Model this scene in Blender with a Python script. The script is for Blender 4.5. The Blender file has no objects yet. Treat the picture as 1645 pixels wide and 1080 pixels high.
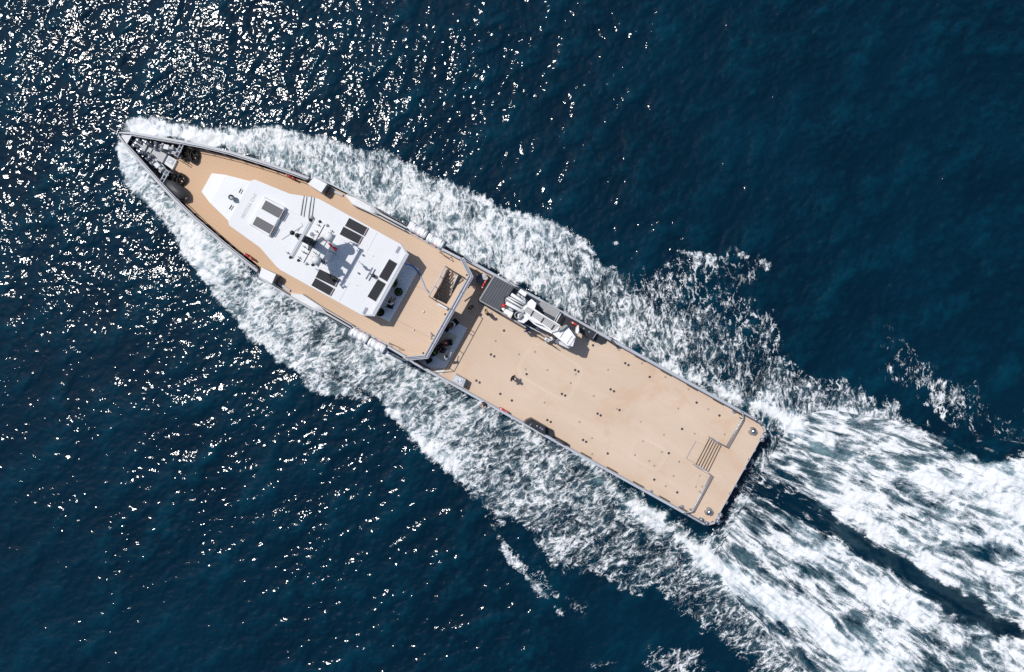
import bpy, bmesh, math, random
import numpy as np
from mathutils import Vector, Matrix

# ------------------------------------------------------------------ camera, light, exposure
SC = bpy.context.scene
COL = SC.collection
HC = 67.0                       # camera height above the sea (m)
FPX = 1280.0                    # focal length in pixels of the 1645 px wide photograph
cam_d = bpy.data.cameras.new('camera')
cam = bpy.data.objects.new('camera', cam_d)
COL.objects.link(cam)
cam.location = (0, 0, HC)
cam.rotation_euler = (0, 0, 0)
cam_d.sensor_width = 36.0
cam_d.lens = 36.0 * FPX / 1645.0
cam_d.clip_start = 0.5
cam_d.clip_end = 6000
SC.camera = cam

SUN_EL = math.radians(63.0)
SUN_DIR_XY = Vector((-0.815, 0.58)).normalized()        # towards the sun, seen from above
world = bpy.data.worlds.new('World')
SC.world = world
world.use_nodes = True
wn = world.node_tree.nodes; wl = world.node_tree.links
wn.clear()
wo = wn.new('ShaderNodeOutputWorld'); wb = wn.new('ShaderNodeBackground'); ws = wn.new('ShaderNodeTexSky')
ws.sky_type = 'NISHITA'; ws.sun_disc = False
ws.sun_elevation = SUN_EL
ws.sun_rotation = math.atan2(SUN_DIR_XY.x, SUN_DIR_XY.y)
ws.dust_density = 0.9
wb.inputs['Strength'].default_value = 0.10
wl.new(ws.outputs[0], wb.inputs[0]); wl.new(wb.outputs[0], wo.inputs[0])
sun_d = bpy.data.lights.new('sun', 'SUN')
sun = bpy.data.objects.new('sun', sun_d); COL.objects.link(sun)
sun_d.energy = 3.55; sun_d.angle = math.radians(0.6); sun_d.color = (1.0, 0.965, 0.92)
sv = Vector((SUN_DIR_XY.x * math.cos(SUN_EL), SUN_DIR_XY.y * math.cos(SUN_EL), math.sin(SUN_EL)))
sun.rotation_euler = sv.to_track_quat('Z', 'Y').to_euler()
sun.location = sv * 120
SC.view_settings.view_transform = 'Standard'
SC.view_settings.look = 'None'
SC.view_settings.exposure = 0.0
SC.view_settings.gamma = 1.0
SC.view_settings.use_curve_mapping = False
SC.cycles.use_denoising = False
SC.cycles.max_bounces = 6
SC.cycles.diffuse_bounces = 3
SC.cycles.glossy_bounces = 3
SC.cycles.sample_clamp_direct = 12.0
SC.cycles.sample_clamp_indirect = 4.0

# ------------------------------------------------------------------ shader helpers
class NT:
    def __init__(self, tree): self.t = tree
    def n(self, typ, ins=None, **kw):
        nd = self.t.nodes.new('ShaderNode' + typ)
        for k, v in kw.items(): setattr(nd, k, v)
        for k, v in (ins or {}).items():
            if isinstance(v, bpy.types.NodeSocket): self.t.links.new(v, nd.inputs[k])
            else: nd.inputs[k].default_value = v
        return nd
    def math(self, op, a, b=None, c=None, clamp=False):
        ins = {0: a}
        if b is not None: ins[1] = b
        if c is not None: ins[2] = c
        nd = self.n('Math', ins, operation=op); nd.use_clamp = clamp
        return nd.outputs[0]
    def attr(self, name):
        return self.n('Attribute', attribute_name=name)
    def mix(self, f, a, b):
        return self.n('Mix', {0: f, 6: a, 7: b}, data_type='RGBA').outputs[2]
    def sstep(self, x, lo, hi):
        return self.n('MapRange', {0: x, 1: lo, 2: hi, 3: 0.0, 4: 1.0}, interpolation_type='SMOOTHSTEP').outputs[0]
    def noise(self, vec, scale, detail=3.0, rough=0.55, dist=0.0):
        return self.n('TexNoise', {'Vector': vec, 'Scale': scale, 'Detail': detail, 'Roughness': rough, 'Distortion': dist}).outputs[0]

def new_mat(name):
    m = bpy.data.materials.new(name); m.use_nodes = True
    m.node_tree.nodes.clear()
    T = NT(m.node_tree)
    out = T.n('OutputMaterial'); b = T.n('BsdfPrincipled')
    m.node_tree.links.new(b.outputs[0], out.inputs[0])
    return m, T, b

# ------------------------------------------------------------------ the sea, height field and foam
def wpx(X): return X * FPX / HC + 822.5
def wpy(Y): return 540 - Y * FPX / HC

GS = 0.1
X0, X1, Y0, Y1 = -56.0, 56.0, -40.0, 40.0
NX = int(round((X1 - X0) / GS)) + 1; NY = int(round((Y1 - Y0) / GS)) + 1
gx = np.linspace(X0, X1, NX); gy = np.linspace(Y0, Y1, NY)
rng = np.random.default_rng(11)

def fft_field(n, filt, seed):
    r = np.random.default_rng(seed)
    kf = np.fft.fftfreq(n, GS) * 2 * np.pi
    KX, KY = np.meshgrid(kf, kf)
    K = np.hypot(KX, KY); K[0, 0] = 1e-6
    A = filt(KX, KY, K); A[0, 0] = 0
    h = np.fft.ifft2(np.fft.fft2(r.standard_normal((n, n))) * A).real
    return h / h.std()
N = 1280                                        # 128 m tile
def waves(peak_wl, direction, spread, seed, lo=0.45, sl=-3.9):
    kp = 2 * np.pi / peak_wl
    d = np.array(direction) / np.hypot(*direction)
    def f(KX, KY, K):
        c = np.abs(KX * d[0] + KY * d[1]) / K
        S = K ** (sl / 2) * np.exp(-0.6 * (kp / K) ** 2) * (spread + (1 - spread) * c ** 3)
        S[K > 2 * np.pi / lo] *= 0.25
        return S
    return fft_field(N, f, seed)
def crop(f): return f[:NY, :NX]
H1 = crop(waves(6.0, (0.75, -0.66), 0.28, 3))
H2 = crop(waves(2.0, (0.35, -0.93), 0.5, 4, 0.3, -3.6))
H3 = crop(fft_field(N, lambda a, b, K: 1 / (1 + (K / 0.25) ** 3), 5))      # slow patches of rough and calm
TURB = crop(fft_field(N, lambda a, b, K: 1 / (1 + (K / 2.2) ** 1.9), 6))
EDGE = crop(fft_field(N, lambda a, b, K: 1 / (1 + (K / 1.3) ** 1.8), 7))
EDGE2 = crop(fft_field(N, lambda a, b, K: 1 / (1 + (K / 0.9) ** 1.6), 8))

def slope(h): 
    a, b = np.gradient(h, GS); return math.sqrt((a ** 2 + b ** 2).mean())
H1 *= 0.096 / slope(H1); H2 *= 0.100 / slope(H2)
height = H1 + H2 * np.clip(1 + 0.3 * H3, 0.3, 1.8)

ST = 2
PXg, PYg = np.meshgrid(wpx(gx[::ST]), wpy(gy[::ST]))
E1 = EDGE[::ST, ::ST]; E2 = EDGE2[::ST, ::ST]
def seg_dist(poly, closed, radii=None):
    best = np.full(PXg.shape, 1e9); r_at = np.zeros(PXg.shape)
    n = len(poly)
    for i in range(n if closed else n - 1):
        ax, ay = poly[i][:2]; bx, by = poly[(i + 1) % n][:2]
        dx, dy = bx - ax, by - ay
        t = np.clip(((PXg - ax) * dx + (PYg - ay) * dy) / (dx * dx + dy * dy + 1e-9), 0, 1)
        d = np.hypot(PXg - ax - t * dx, PYg - ay - t * dy)
        if radii is not None:
            w = radii[i] + (radii[(i + 1) % n] - radii[i]) * t
            d = d - w
        m = d < best
        best[m] = d[m]
    return best
def inside(poly):
    c = np.zeros(PXg.shape, bool); n = len(poly)
    for i in range(n):
        ax, ay = poly[i]; bx, by = poly[(i + 1) % n]
        if ay == by: continue
        c ^= ((ay > PYg) != (by > PYg)) & (PXg < (bx - ax) * (PYg - ay) / (by - ay) + ax)
    return c
def ss(x, a, b):
    t = np.clip((x - a) / (b - a), 0, 1); return t * t * (3 - 2 * t)
def area(poly, soft=8, wob=4.0):
    d = seg_dist(poly, True); d = np.where(inside(poly), d, -d)
    return ss(d + wob * E1, -soft * 0.3, soft)
def stroke(pts, soft=6, wob=3.0):
    d = seg_dist([p[:2] for p in pts], False, [p[2] for p in pts])
    return 1 - ss(d + wob * E1, -soft, soft)

foam = np.zeros(PXg.shape)
def add(mask, v):
    global foam; foam = np.maximum(foam, mask * v)
def sub(mask, v):                      # pull down to the value v
    global foam; foam = foam * (1 - mask) + np.minimum(foam, v) * mask
def put(mask, v):
    global foam; foam = foam * (1 - mask) + v * mask
# foam areas, in pixels of the photograph at sea level (turned into metres by wpx/wpy)
HULL_U = [(190, 214), (300, 232), (370, 246), (480, 280), (560, 320), (655, 366), (747, 414), (900, 497), (1050, 580), (1195, 662), (1232, 690)]
HULL_L = [(190, 216), (262, 298), (330, 360), (415, 440), (480, 485), (566, 528), (650, 576), (720, 617), (840, 681), (905, 716), (1060, 803), (1139, 846), (1160, 838)]
# upper side: dense part, then lace
up_main = [(186, 214), (204, 199), (225, 190), (250, 190), (290, 202), (330, 206), (400, 208), (455, 207), (500, 218), (560, 232), (620, 243),
           (665, 262), (700, 285), (735, 298), (780, 318), (815, 342), (860, 345), (895, 358), (930, 382), (952, 405),
           (985, 430), (1000, 470), (1020, 520), (1010, 570)] + HULL_U[7::-1]
up_lace = [(940, 400), (1000, 425), (1035, 440), (1090, 412), (1200, 408), (1232, 428), (1210, 470), (1240, 500), (1250, 545), (1300, 590), (1370, 612),
           (1425, 645), (1470, 672), (1510, 700), (1560, 730), (1600, 748), (1700, 745), (1700, 800), (1500, 800), (1280, 720), (1100, 620), (960, 540)]
far_lace = [(1398, 545), (1440, 535), (1478, 556), (1490, 590), (1545, 610), (1600, 640), (1700, 665), (1720, 735), (1640, 730), (1590, 735), (1540, 690), (1500, 655), (1440, 615), (1405, 590)]
low_main = [(184, 214), (186, 250), (198, 290), (222, 320), (250, 338), (280, 362), (290, 385), (299, 400), (321, 439), (343, 459), (347, 484), (382, 511),
            (403, 552), (428, 554), (445, 582), (476, 597), (498, 606), (520, 606), (560, 615), (600, 640), (624, 664), (658, 700), (691, 729), (735, 773), (762, 787),
            (773, 802), (800, 800), (860, 830), (930, 860), (1000, 860), (1000, 770)] + HULL_L[9::-1]
low_lace = [(735, 773), (773, 802), (787, 820), (802, 850), (815, 838), (838, 846), (850, 868), (862, 884), (907, 913), (943, 919), (977, 938), (1010, 958), (1054, 960), (1110, 994),
            (1130, 1020), (1180, 1045), (1230, 1100), (1420, 1180), (1300, 960), (1100, 850), (900, 720), (760, 700)]
low_strings = [(470, 590), (500, 600), (560, 612), (610, 645), (590, 652), (540, 650), (502, 628)]
wake = [(1160, 842), (1235, 695), (1300, 700), (1420, 760), (1500, 775), (1570, 740), (1645, 738), (1750, 735), (1850, 1150), (1380, 1150), (1280, 1020), (1180, 920), (1120, 860)]

# broad interior density, interpolated between marked points
DP = [(200, 205, .95), (250, 205, .97), (330, 220, .97), (420, 228, .88), (480, 240, .80), (540, 255, .74), (470, 262, .72), (600, 262, .70), (560, 290, .78), (660, 290, .66),
      (640, 330, .72), (720, 320, .60), (700, 350, .72), (760, 335, .58), (760, 380, .74), (800, 360, .80), (850, 370, .80), (900, 385, .78), (860, 410, .58), (830, 440, .78), (930, 420, .55),
      (900, 455, .66), (960, 450, .60), (940, 500, .62), (1000, 500, .50), (1000, 540, .55), (1060, 480, .28), (1120, 450, .16), (1180, 450, .10), (1060, 540, .50), (1130, 530, .38), (1200, 510, .28),
      (1150, 580, .42), (1230, 570, .38), (1250, 620, .48), (1330, 620, .40), (1350, 675, .62), (1420, 705, .60), (1500, 730, .62), (1545, 745, .66), (1600, 770, .85), (1650, 780, .95),
      (190, 240, .95), (210, 290, .92), (250, 320, .78), (270, 330, .9), (300, 370, .93), (340, 420, .90), (330, 380, .9), (370, 470, .82), (400, 450, .66), (400, 510, .80), (430, 500, .64), (470, 520, .62), (440, 545, .74),
      (500, 550, .62), (480, 580, .62), (560, 580, .60), (540, 550, .70), (600, 600, .66), (640, 610, .76), (620, 640, .62), (690, 640, .72), (670, 690, .76), (740, 690, .58), (720, 740, .72), (760, 660, .66),
      (820, 700, .58), (780, 750, .52), (790, 790, .50), (850, 780, .50), (870, 720, .50), (920, 780, .52), (900, 840, .46), (960, 820, .52), (940, 880, .44), (1000, 900, .46), (820, 830, .5), (850, 850, .45),
      (1060, 940, .40), (1110, 970, .42), (1160, 1010, .38), (1210, 1060, .42), (1270, 1090, .5), (1000, 850, .52), (1080, 890, .5), (1150, 960, .5), (1240, 1020, .55),
(1260, 760, .50), (1300, 760, .60), (1360, 800, .68), (1420, 830, .64), (1480, 870, .64), (1540, 920, .60), (1600, 900, .62), (1640, 960, .6), (1580, 860, .72), (1500, 830, .76), (1640, 880, .7), (1620, 820, .86),
      (1230, 850, .58), (1300, 880, .70), (1360, 930, .64), (1420, 990, .64), (1480, 1040, .58), (1540, 1070, .6), (1600, 1090, .6), (1400, 1060, .80), (1450, 980, .58), (1120, 900, .45), (1180, 950, .48), (1070, 860, .5), (1200, 880, .55)]
dens = np.zeros(PXg.shape); wsum = np.zeros(PXg.shape)
for (a, b, v) in DP:
    w = 1.0 / (((PXg - a) ** 2 + (PYg - b) ** 2) + 260.0) ** 1.7
    dens += w * v; wsum += w
dens /= wsum
allm = np.maximum.reduce([area(up_main, 7, 3.0), area(low_main, 6, 3.0), area(up_lace, 22, 9), area(low_lace, 14, 6), area(low_strings, 10, 4), area(wake, 8, 4)])
add(allm, 1.0); foam *= dens
add(area(far_lace, 26, 12) * (0.75 + 0.25 * E2), 0.30)
# outer lips: brighter rim of the spreading wave
for pts in ([(200, 201, 3), (250, 194, 5), (330, 212, 4), (400, 214, 5), (455, 212, 5), (500, 223, 5), (560, 238, 5)],
            [(800, 338, 3), (860, 351, 5), (895, 365, 5), (930, 388, 5), (950, 404, 3)],
            [(740, 300, 2), (780, 322, 2), (815, 343, 3)],
            [(630, 660, 5), (660, 696, 6), (695, 728, 6), (737, 770, 5)],
            [(205, 296, 6), (250, 330, 7), (285, 372, 7), (300, 402, 7), (325, 440, 7), (345, 470, 6), (385, 510, 5), (405, 545, 5), (430, 548, 4), (448, 576, 4), (480, 592, 3)]):
    add(stroke(pts, 6, 3), 0.86)
# bright streams along the after hull and off the stern
stU = stroke([(1012, 566, 1), (1060, 590, 5), (1100, 604, 10), (1147, 622, 15), (1190, 640, 18), (1236, 662, 20), (1303, 702, 20), (1360, 733, 16), (1414, 757, 15), (1485, 771, 17), (1569, 769, 22), (1645, 772, 34), (1740, 780, 50)], 15, 7)
add(stU, 0.97)
stL = stroke([(925, 728, 1), (965, 762, 5), (993, 788, 9), (1027, 818, 12), (1082, 856, 15), (1124, 888, 17), (1165, 914, 18), (1193, 936, 19), (1258, 976, 22), (1325, 1010, 24), (1370, 1045, 25), (1430, 1095, 28)], 15, 7)
add(stL, 0.97)
add(stroke([(1237, 703, 1), (1258, 728, 3), (1280, 752, 6), (1325, 798, 9), (1378, 828, 13), (1423, 845, 15), (1480, 862, 14), (1560, 900, 12), (1660, 960, 10)], 14, 7), 0.93)
add(stroke([(1165, 840, 1), (1205, 852, 4), (1263, 873, 9), (1325, 905, 13), (1390, 930, 13), (1460, 965, 11), (1560, 1030, 9)], 14, 7), 0.91)
add(stroke([(1225, 885, 2), (1262, 915, 4), (1310, 962, 5), (1360, 1000, 7), (1400, 1040, 10)], 10, 6), 0.84)
# thin crests
add(stroke([(1300, 640, 1), (1338, 655, 2), (1396, 669, 2), (1458, 690, 3), (1516, 704, 3), (1560, 731, 3), (1578, 748, 2), (1600, 752, 2), (1627, 742, 4), (1720, 728, 6)], 4, 2), 0.85)
add(stroke([(960, 790, 1), (980, 808, 2), (1054, 897, 2), (1080, 920, 2), (1138, 969, 2), (1200, 1012, 2), (1270, 1070, 2)], 4, 2), 0.78)
add(stroke([(1190, 800, 1), (1250, 830, 2), (1330, 875, 3), (1400, 915, 3), (1500, 975, 3), (1640, 1055, 3)], 5, 3), 0.75)
add(stroke([(1235, 700, 1), (1240, 740, 1), (1330, 812, 3), (1420, 860, 4), (1500, 900, 4), (1640, 985, 4)], 6, 3), 0.72)
add(stroke([(1078, 401, 1), (1110, 409, 3), (1150, 417, 3), (1180, 407, 5), (1230, 425, 2)], 5, 4), 0.66)
add(stroke([(1145, 422, 3), (1152, 436, 5)], 5, 3), 0.6)
add(stroke([(985, 392, 1), (992, 390, 2)], 3, 1), 0.6)
add(stroke([(805, 864, 1), (812, 888, 3), (832, 912, 5), (858, 938, 6), (885, 965, 3), (900, 985, 1)], 6, 4), 0.70)
add(stroke([(866, 925, 6), (890, 955, 8), (925, 965, 6)], 12, 6), 0.42)
add(stroke([(776, 822, 0), (785, 838, 1), (795, 850, 1)], 3, 1), 0.5)
add(area([(1030, 1050), (1090, 1030), (1130, 1050), (1160, 1090), (1040, 1100)], 20, 8), 0.38)
add(stroke([(955, 1070, 2), (985, 1066, 3)], 8, 3), 0.34)
add(stroke([(1000, 470, 8), (1060, 450, 10), (1110, 430, 8)], 24, 9), 0.25)
# dark troughs and channels
chan = area([(1196, 752), (1214, 748), (1240, 766), (1294, 797), (1343, 827), (1396, 861), (1458, 893), (1516, 929), (1560, 960), (1596, 985), (1645, 993), (1800, 1050), (1800, 1120), (1645, 1042), (1592, 1018), (1529, 987), (1485, 956), (1449, 933), (1396, 907), (1347, 876), (1294, 849), (1236, 813), (1180, 788)], 8, 4)
sub(chan, 0.05)
add(chan * ss(-PXg, -1420, -1220), 0.20)
sub(stroke([(1300, 714, 2), (1335, 731, 5), (1365, 744, 5), (1409, 756, 2)], 6, 4), 0.24)
sub(stroke([(1254, 716, 1), (1300, 742, 3), (1369, 768, 4), (1432, 780, 4), (1489, 797, 3), (1560, 815, 3)], 7, 5), 0.50)
sub(stroke([(1143, 862, 2), (1196, 874, 5), (1236, 907, 6), (1265, 930, 5), (1292, 950, 1)], 7, 5), 0.26)
sub(stroke([(1227, 871, 1), (1280, 902, 3), (1334, 942, 4), (1378, 991, 4), (1420, 1030, 2)], 7, 5), 0.50)
sub(stroke([(1000, 830, 3), (1050, 870, 6), (1100, 920, 7), (1160, 965, 7), (1230, 1020, 6)], 10, 5), 0.50)
sub(stroke([(380, 243, 1), (430, 258, 2), (480, 277, 5), (520, 293, 4), (560, 312, 2)], 6, 4), 0.45)
sub(stroke([(300, 340, 1), (360, 388, 1), (400, 424, 2), (440, 462, 4), (500, 508, 3)], 7, 4), 0.50)
sub(stroke([(1200, 655, 1), (1225, 672, 4), (1245, 700, 2)], 8, 4), 0.5)
sub(stroke([(765, 436, 1), (840, 478, 3), (920, 520, 5), (990, 560, 3), (1040, 582, 2)], 7, 4), 0.52)
sub(stroke([(640, 575, 2), (720, 622, 5), (800, 668, 5), (860, 700, 7), (930, 745, 7), (960, 780, 6), (1010, 830, 3)], 9, 5), 0.42)
for k, (y0_, y1_, v_) in enumerate([(712, 806, .88), (722, 832, .56), (733, 852, .90), (742, 878, .60), (748, 905, .86)]):      # upper jet, fanning aft
    pts = [(1245 + 425 * f, y0_ + (y1_ + 45 - y0_) * (f ** 0.72) - 26 * math.sin(f * 2.6) + 16 * k * f, 1 + (4.5 if v_ > .7 else 2.5) * f) for f in np.linspace(0.05, 1, 9)]
    (add if v_ > .7 else sub)(stroke(pts, 7, 6), v_)
for k, (y0_, v_) in enumerate([(838, .88), (846, .54), (852, .88), (860, .56), (868, .86)]):                                        # lower jet
    pts = [(1178 + 330 * f, y0_ + (205 + 26 * k) * (f ** 1.12), 1 + (4.5 if v_ > .7 else 2.5) * f) for f in np.linspace(0.05, 1, 9)]
    (add if v_ > .7 else sub)(stroke(pts, 7, 6), v_)
sub(chan, 0.05)
add(chan * ss(-PXg, -1420, -1220), 0.20)
sub(area([(820, 850), (855, 835), (880, 862), (862, 882), (850, 880)], 12, 6), 0.15)
# eddy texture: the density itself is patchy
foam = np.clip(foam * (1 + 0.10 * E2 * (foam < 0.9)), 0, 1)
milk = np.clip(allm * dens * 1.15 - 0.12, 0, 1)
milk = np.maximum(milk, 0.9 * np.maximum(stU, stL))
milk = milk * (1 - 0.45 * chan)
# thin spent foam on the water ahead of the rim
thin = np.maximum.reduce([area([(215, 310), (270, 330), (292, 360), (300, 395), (270, 380), (240, 345)], 18, 6), area([(255, 186), (300, 190), (350, 200), (350, 208), (290, 206), (250, 196)], 10, 4)])
milk = np.maximum(milk, thin * 0.45)
add(thin, 0.22)

def up(a):                              # bilinear back to the full grid
    o = np.zeros((NY, NX)); o[::2, ::2] = a
    o[1::2, ::2] = (o[0:-1:2, ::2] + o[2::2, ::2]) / 2
    o[:, 1::2] = (o[:, 0:-1:2] + o[:, 2::2]) / 2
    return o
foamF = up(foam); milkF = up(milk)
# wake relief: ridges of broken water stand proud, everything heaves
dn = np.clip(foamF, 0, 1)
height = height * (1 - 0.55 * dn) + dn * (0.10 + 0.075 * TURB) + up(stU + stL) * 0.28 + up(chan) * -0.15
bx = np.clip((np.minimum.outer(gy - Y0, np.full(NX, 99.)) ), 0, 4)
fade = np.minimum(np.minimum.outer(np.minimum(gy - Y0, Y1 - gy), np.full(NX, 9.)), np.minimum.outer(np.full(NY, 9.), np.minimum(gx - X0, X1 - gx)))
height = height * np.clip(fade / 4, 0, 1)

# ---- sea mesh: fine in the middle, growing cells out to the horizon
out = np.array([1.0, 3, 7, 15, 30, 60, 120, 240, 500, 1000, 2000])
ax = np.concatenate([X0 - out[::-1], gx, X1 + out]); ay = np.concatenate([Y0 - out[::-1], gy, Y1 + out])
P = len(out)
VX, VY = np.meshgrid(ax, ay)
def pad(a, mode='edge'): return np.pad(a, P, mode=mode)
VZ = np.pad(height, P)
co = np.stack([VX, VY, VZ], -1).reshape(-1, 3).astype(np.float32)
ny, nx = VX.shape
idx = np.arange(nx * ny).reshape(ny, nx)
quads = np.stack([idx[:-1, :-1], idx[:-1, 1:], idx[1:, 1:], idx[1:, :-1]], -1).reshape(-1, 4)
# the hull stands in the water: leave a hole under it (well inside the waterline)
def mesh_np(name, co, quads, smooth=True):
    me = bpy.data.meshes.new(name)
    me.vertices.add(len(co)); me.vertices.foreach_set('co', co.ravel())
    me.loops.add(quads.size); me.loops.foreach_set('vertex_index', quads.ravel().astype(np.int32))
    me.polygons.add(len(quads)); me.polygons.foreach_set('loop_start', (np.arange(len(quads)) * 4).astype(np.int32))
    me.polygons.foreach_set('use_smooth', np.full(len(quads), smooth))
    me.update(calc_edges=True)
    return me
sea_me = mesh_np('sea_water', co, quads)
fp = pad(foamF) ; mp = pad(milkF)
dist_out = np.maximum.reduce([X0 - VX, VX - X1, Y0 - VY, VY - Y1, np.zeros_like(VX)])
kill = np.exp(-dist_out / 12.0)
a = sea_me.attributes.new('foam', 'FLOAT', 'POINT'); a.data.foreach_set('value', (fp * kill).ravel().astype(np.float32))
a = sea_me.attributes.new('milk', 'FLOAT', 'POINT'); a.data.foreach_set('value', (mp * kill).ravel().astype(np.float32))
TH = math.radians(29.0)                      # ship axis, drawn in photograph pixels as (cos, sin)
UX, UY = math.cos(TH), -math.sin(TH)         # world direction bow -> stern
sAx = VX * UX + VY * UY
tAx = VX * -math.sin(TH) + VY * -math.cos(TH)      # + towards lower left
t0c = float(((187 - 822.5) * -math.sin(TH) + (213 - 540) * math.cos(TH)) * HC / FPX)
tAx = tAx - t0c
s_stern = float(((1198 - 822.5) * math.cos(TH) + (768 - 540) * math.sin(TH)) * HC / FPX)
wk = np.clip((sAx - s_stern + 1.5) / 5.0, 0, 1) * np.clip((9 + (sAx - s_stern) * 0.35 - np.abs(tAx)) / 3, 0, 1)
a = sea_me.attributes.new('wake', 'FLOAT', 'POINT'); a.data.foreach_set('value', wk.ravel().astype(np.float32))
ph = math.radians(-60)
ta = np.abs(tAx); 
fl = np.stack([sAx * math.cos(ph) + ta * math.sin(ph), -sAx * math.sin(ph) + ta * math.cos(ph), np.sign(tAx) * 7.0 * np.clip(np.abs(tAx), 0, 1)], -1)
a = sea_me.attributes.new('flow', 'FLOAT_VECTOR', 'POINT'); a.data.foreach_set('vector', fl.reshape(-1).astype(np.float32))
fan = 1 + np.clip(sAx - s_stern + 4, 0, 60) * 0.035
sh = np.stack([sAx, tAx / fan, np.zeros_like(tAx)], -1)
a = sea_me.attributes.new('ship', 'FLOAT_VECTOR', 'POINT'); a.data.foreach_set('vector', sh.reshape(-1).astype(np.float32))

# ---- sea material
m_sea, T, B = new_mat('sea_water')
pos = T.n('NewGeometry').outputs['Position']
foamA = T.attr('foam').outputs['Fac']; milkA = T.attr('milk').outputs['Fac']; wakeA = T.attr('wake').outputs['Fac']
flow = T.attr('flow').outputs['Vector']; shipv = T.attr('ship').outputs['Vector']
def warp(vec, scale, amt, detail=2.0):
    nz = T.n('TexNoise', {'Vector': vec, 'Scale': scale, 'Detail': detail})
    c = T.n('VectorMath', {0: nz.outputs['Color'], 1: (0.5, 0.5, 0.5)}, operation='SUBTRACT').outputs[0]
    c = T.n('VectorMath', {0: c, 3: amt}, operation='SCALE').outputs[0]
    return T.n('VectorMath', {0: vec, 1: c}, operation='ADD').outputs[0]
flow_s = T.n('VectorMath', {0: flow, 1: (0.60, 1.0, 1.0)}, operation='MULTIPLY').outputs[0]
ship_s = T.n('VectorMath', {0: shipv, 1: (0.19, 0.85, 1.0)}, operation='MULTIPLY').outputs[0]
coordv = T.n('Mix', {0: T.math('GREATER_THAN', wakeA, 0.5), 4: flow_s, 5: ship_s}, data_type='VECTOR').outputs[1]
w2 = warp(warp(coordv, 0.55, 0.9, 2.0), 2.5, 0.30, 2.0)
fb = T.noise(w2, 2.6, 6.0, 0.66, 0.3)
fine = T.noise(pos, 9.0, 3.0, 0.6)
big = T.noise(coordv, 0.45, 2.0, 0.5)
rid = T.n('TexNoise', {'Vector': w2, 'Scale': 1.75, 'Detail': 6.0, 'Roughness': 0.75, 'Distortion': 0.5, 'Offset': 1.0, 'Gain': 1.2}, noise_type='RIDGED_MULTIFRACTAL', normalize=False).outputs[0]
rid2 = T.n('TexNoise', {'Vector': w2, 'Scale': 4.6, 'Detail': 3.0, 'Roughness': 0.7, 'Distortion': 0.3, 'Offset': 1.0, 'Gain': 1.2}, noise_type='RIDGED_MULTIFRACTAL', normalize=False).outputs[0]
def zs(x, mean, sd, k): return T.math('MULTIPLY_ADD', x, k / sd, -mean * k / sd)
n = zs(rid, 1.45, 0.60, 0.74)
n = T.math('ADD', n, zs(rid2, 1.23, 0.40, 0.30))
n = T.math('ADD', n, zs(fb, 0.50, 0.063, 0.34))
n = T.math('ADD', n, zs(big, 0.50, 0.09, 0.40))
n = T.math('ADD', n, zs(fine, 0.50, 0.05, 0.14))      # about mean 0, deviation 1
# long streaks drawn out along the wake, and smooth churned sheets where the foam is densest
ship_l = T.n('VectorMath', {0: shipv, 1: (0.11, 1.0, 1.0)}, operation='MULTIPLY').outputs[0]
stk = T.noise(warp(ship_l, 0.5, 0.5, 2.0), 1.5, 6.0, 0.62, 0.25)
n = T.math('ADD', n, T.math('MULTIPLY', zs(stk, 0.5, 0.075, 0.80), wakeA))
sheet = T.math('ADD', zs(big, 0.5, 0.09, 0.45), T.math('ADD', zs(fb, 0.50, 0.063, 0.40), zs(stk, 0.5, 0.075, 0.55)))
dense = T.sstep(foamA, 0.80, 0.95)
n = T.n('Mix', {0: T.math('MULTIPLY', dense, 0.88), 2: n, 3: sheet}).outputs[0]
foamP = T.math('POWER', foamA, 1.3)
thr = T.n('MapRange', {0: foamP, 1: 0.0, 2: 1.0, 3: 2.1, 4: -2.6}).outputs[0]
soft = T.n('MapRange', {0: foamA, 1: 0.3, 2: 1.0, 3: 1.25, 4: 2.6}).outputs[0]
dif = T.math('SUBTRACT', n, thr)
mask = T.math('DIVIDE', dif, soft)
mask = T.math('ADD', T.math('MULTIPLY', mask, 0.5), 0.5, clamp=True)
mask = T.sstep(mask, 0.0, 1.0)
mask = T.math('MULTIPLY', mask, T.sstep(foamA, 0.05, 0.18))
# water body
deep = T.mix(T.sstep(T.noise(pos, 0.10, 3.0, 0.5), 0.3, 0.7), (0.0, 0.0100, 0.0225, 1), (0.0, 0.0150, 0.0315, 1))
crest = T.sstep(T.math('ADD', T.n('SeparateXYZ', {0: pos}).outputs[2], T.math('MULTIPLY_ADD', T.noise(pos, 1.6, 3.0, 0.6), 0.22, -0.11)), -0.05, 0.20)
deep = T.mix(crest, deep, (0.0, 0.0300, 0.0540, 1))      # light through thin crests, painted in as paler teal by height
teal = T.mix(milkA, (0.004, 0.040, 0.062, 1), (0.17, 0.265, 0.29, 1))
mkn = T.math('ADD', zs(big, 0.5, 0.09, 0.6), zs(fb, 0.50, 0.063, 0.55))
mk = T.math('MULTIPLY', T.sstep(milkA, 0.05, 0.9), T.sstep(T.math('MULTIPLY_ADD', milkA, 2.4, mkn), -0.2, 2.6), clamp=True)
body = T.mix(mk, deep, teal)
fcol = T.mix(T.sstep(T.math('ADD', n, T.math('MULTIPLY', foamA, 2.3)), 0.0, 2.3), (0.33, 0.43, 0.48, 1), (0.77, 0.785, 0.79, 1))
colr = T.mix(mask, body, fcol)
L = m_sea.node_tree.links
L.new(colr, B.inputs['Base Color'])
rough = T.n('MapRange', {0: T.math('ADD', mask, T.math('MULTIPLY', milkA, 0.35)), 1: 0.0, 2: 0.6, 3: 0.060, 4: 0.85}).outputs[0]
L.new(rough, B.inputs['Roughness'])
B.inputs['IOR'].default_value = 1.33
B.inputs['Specular IOR Level'].default_value = 0.0
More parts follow.
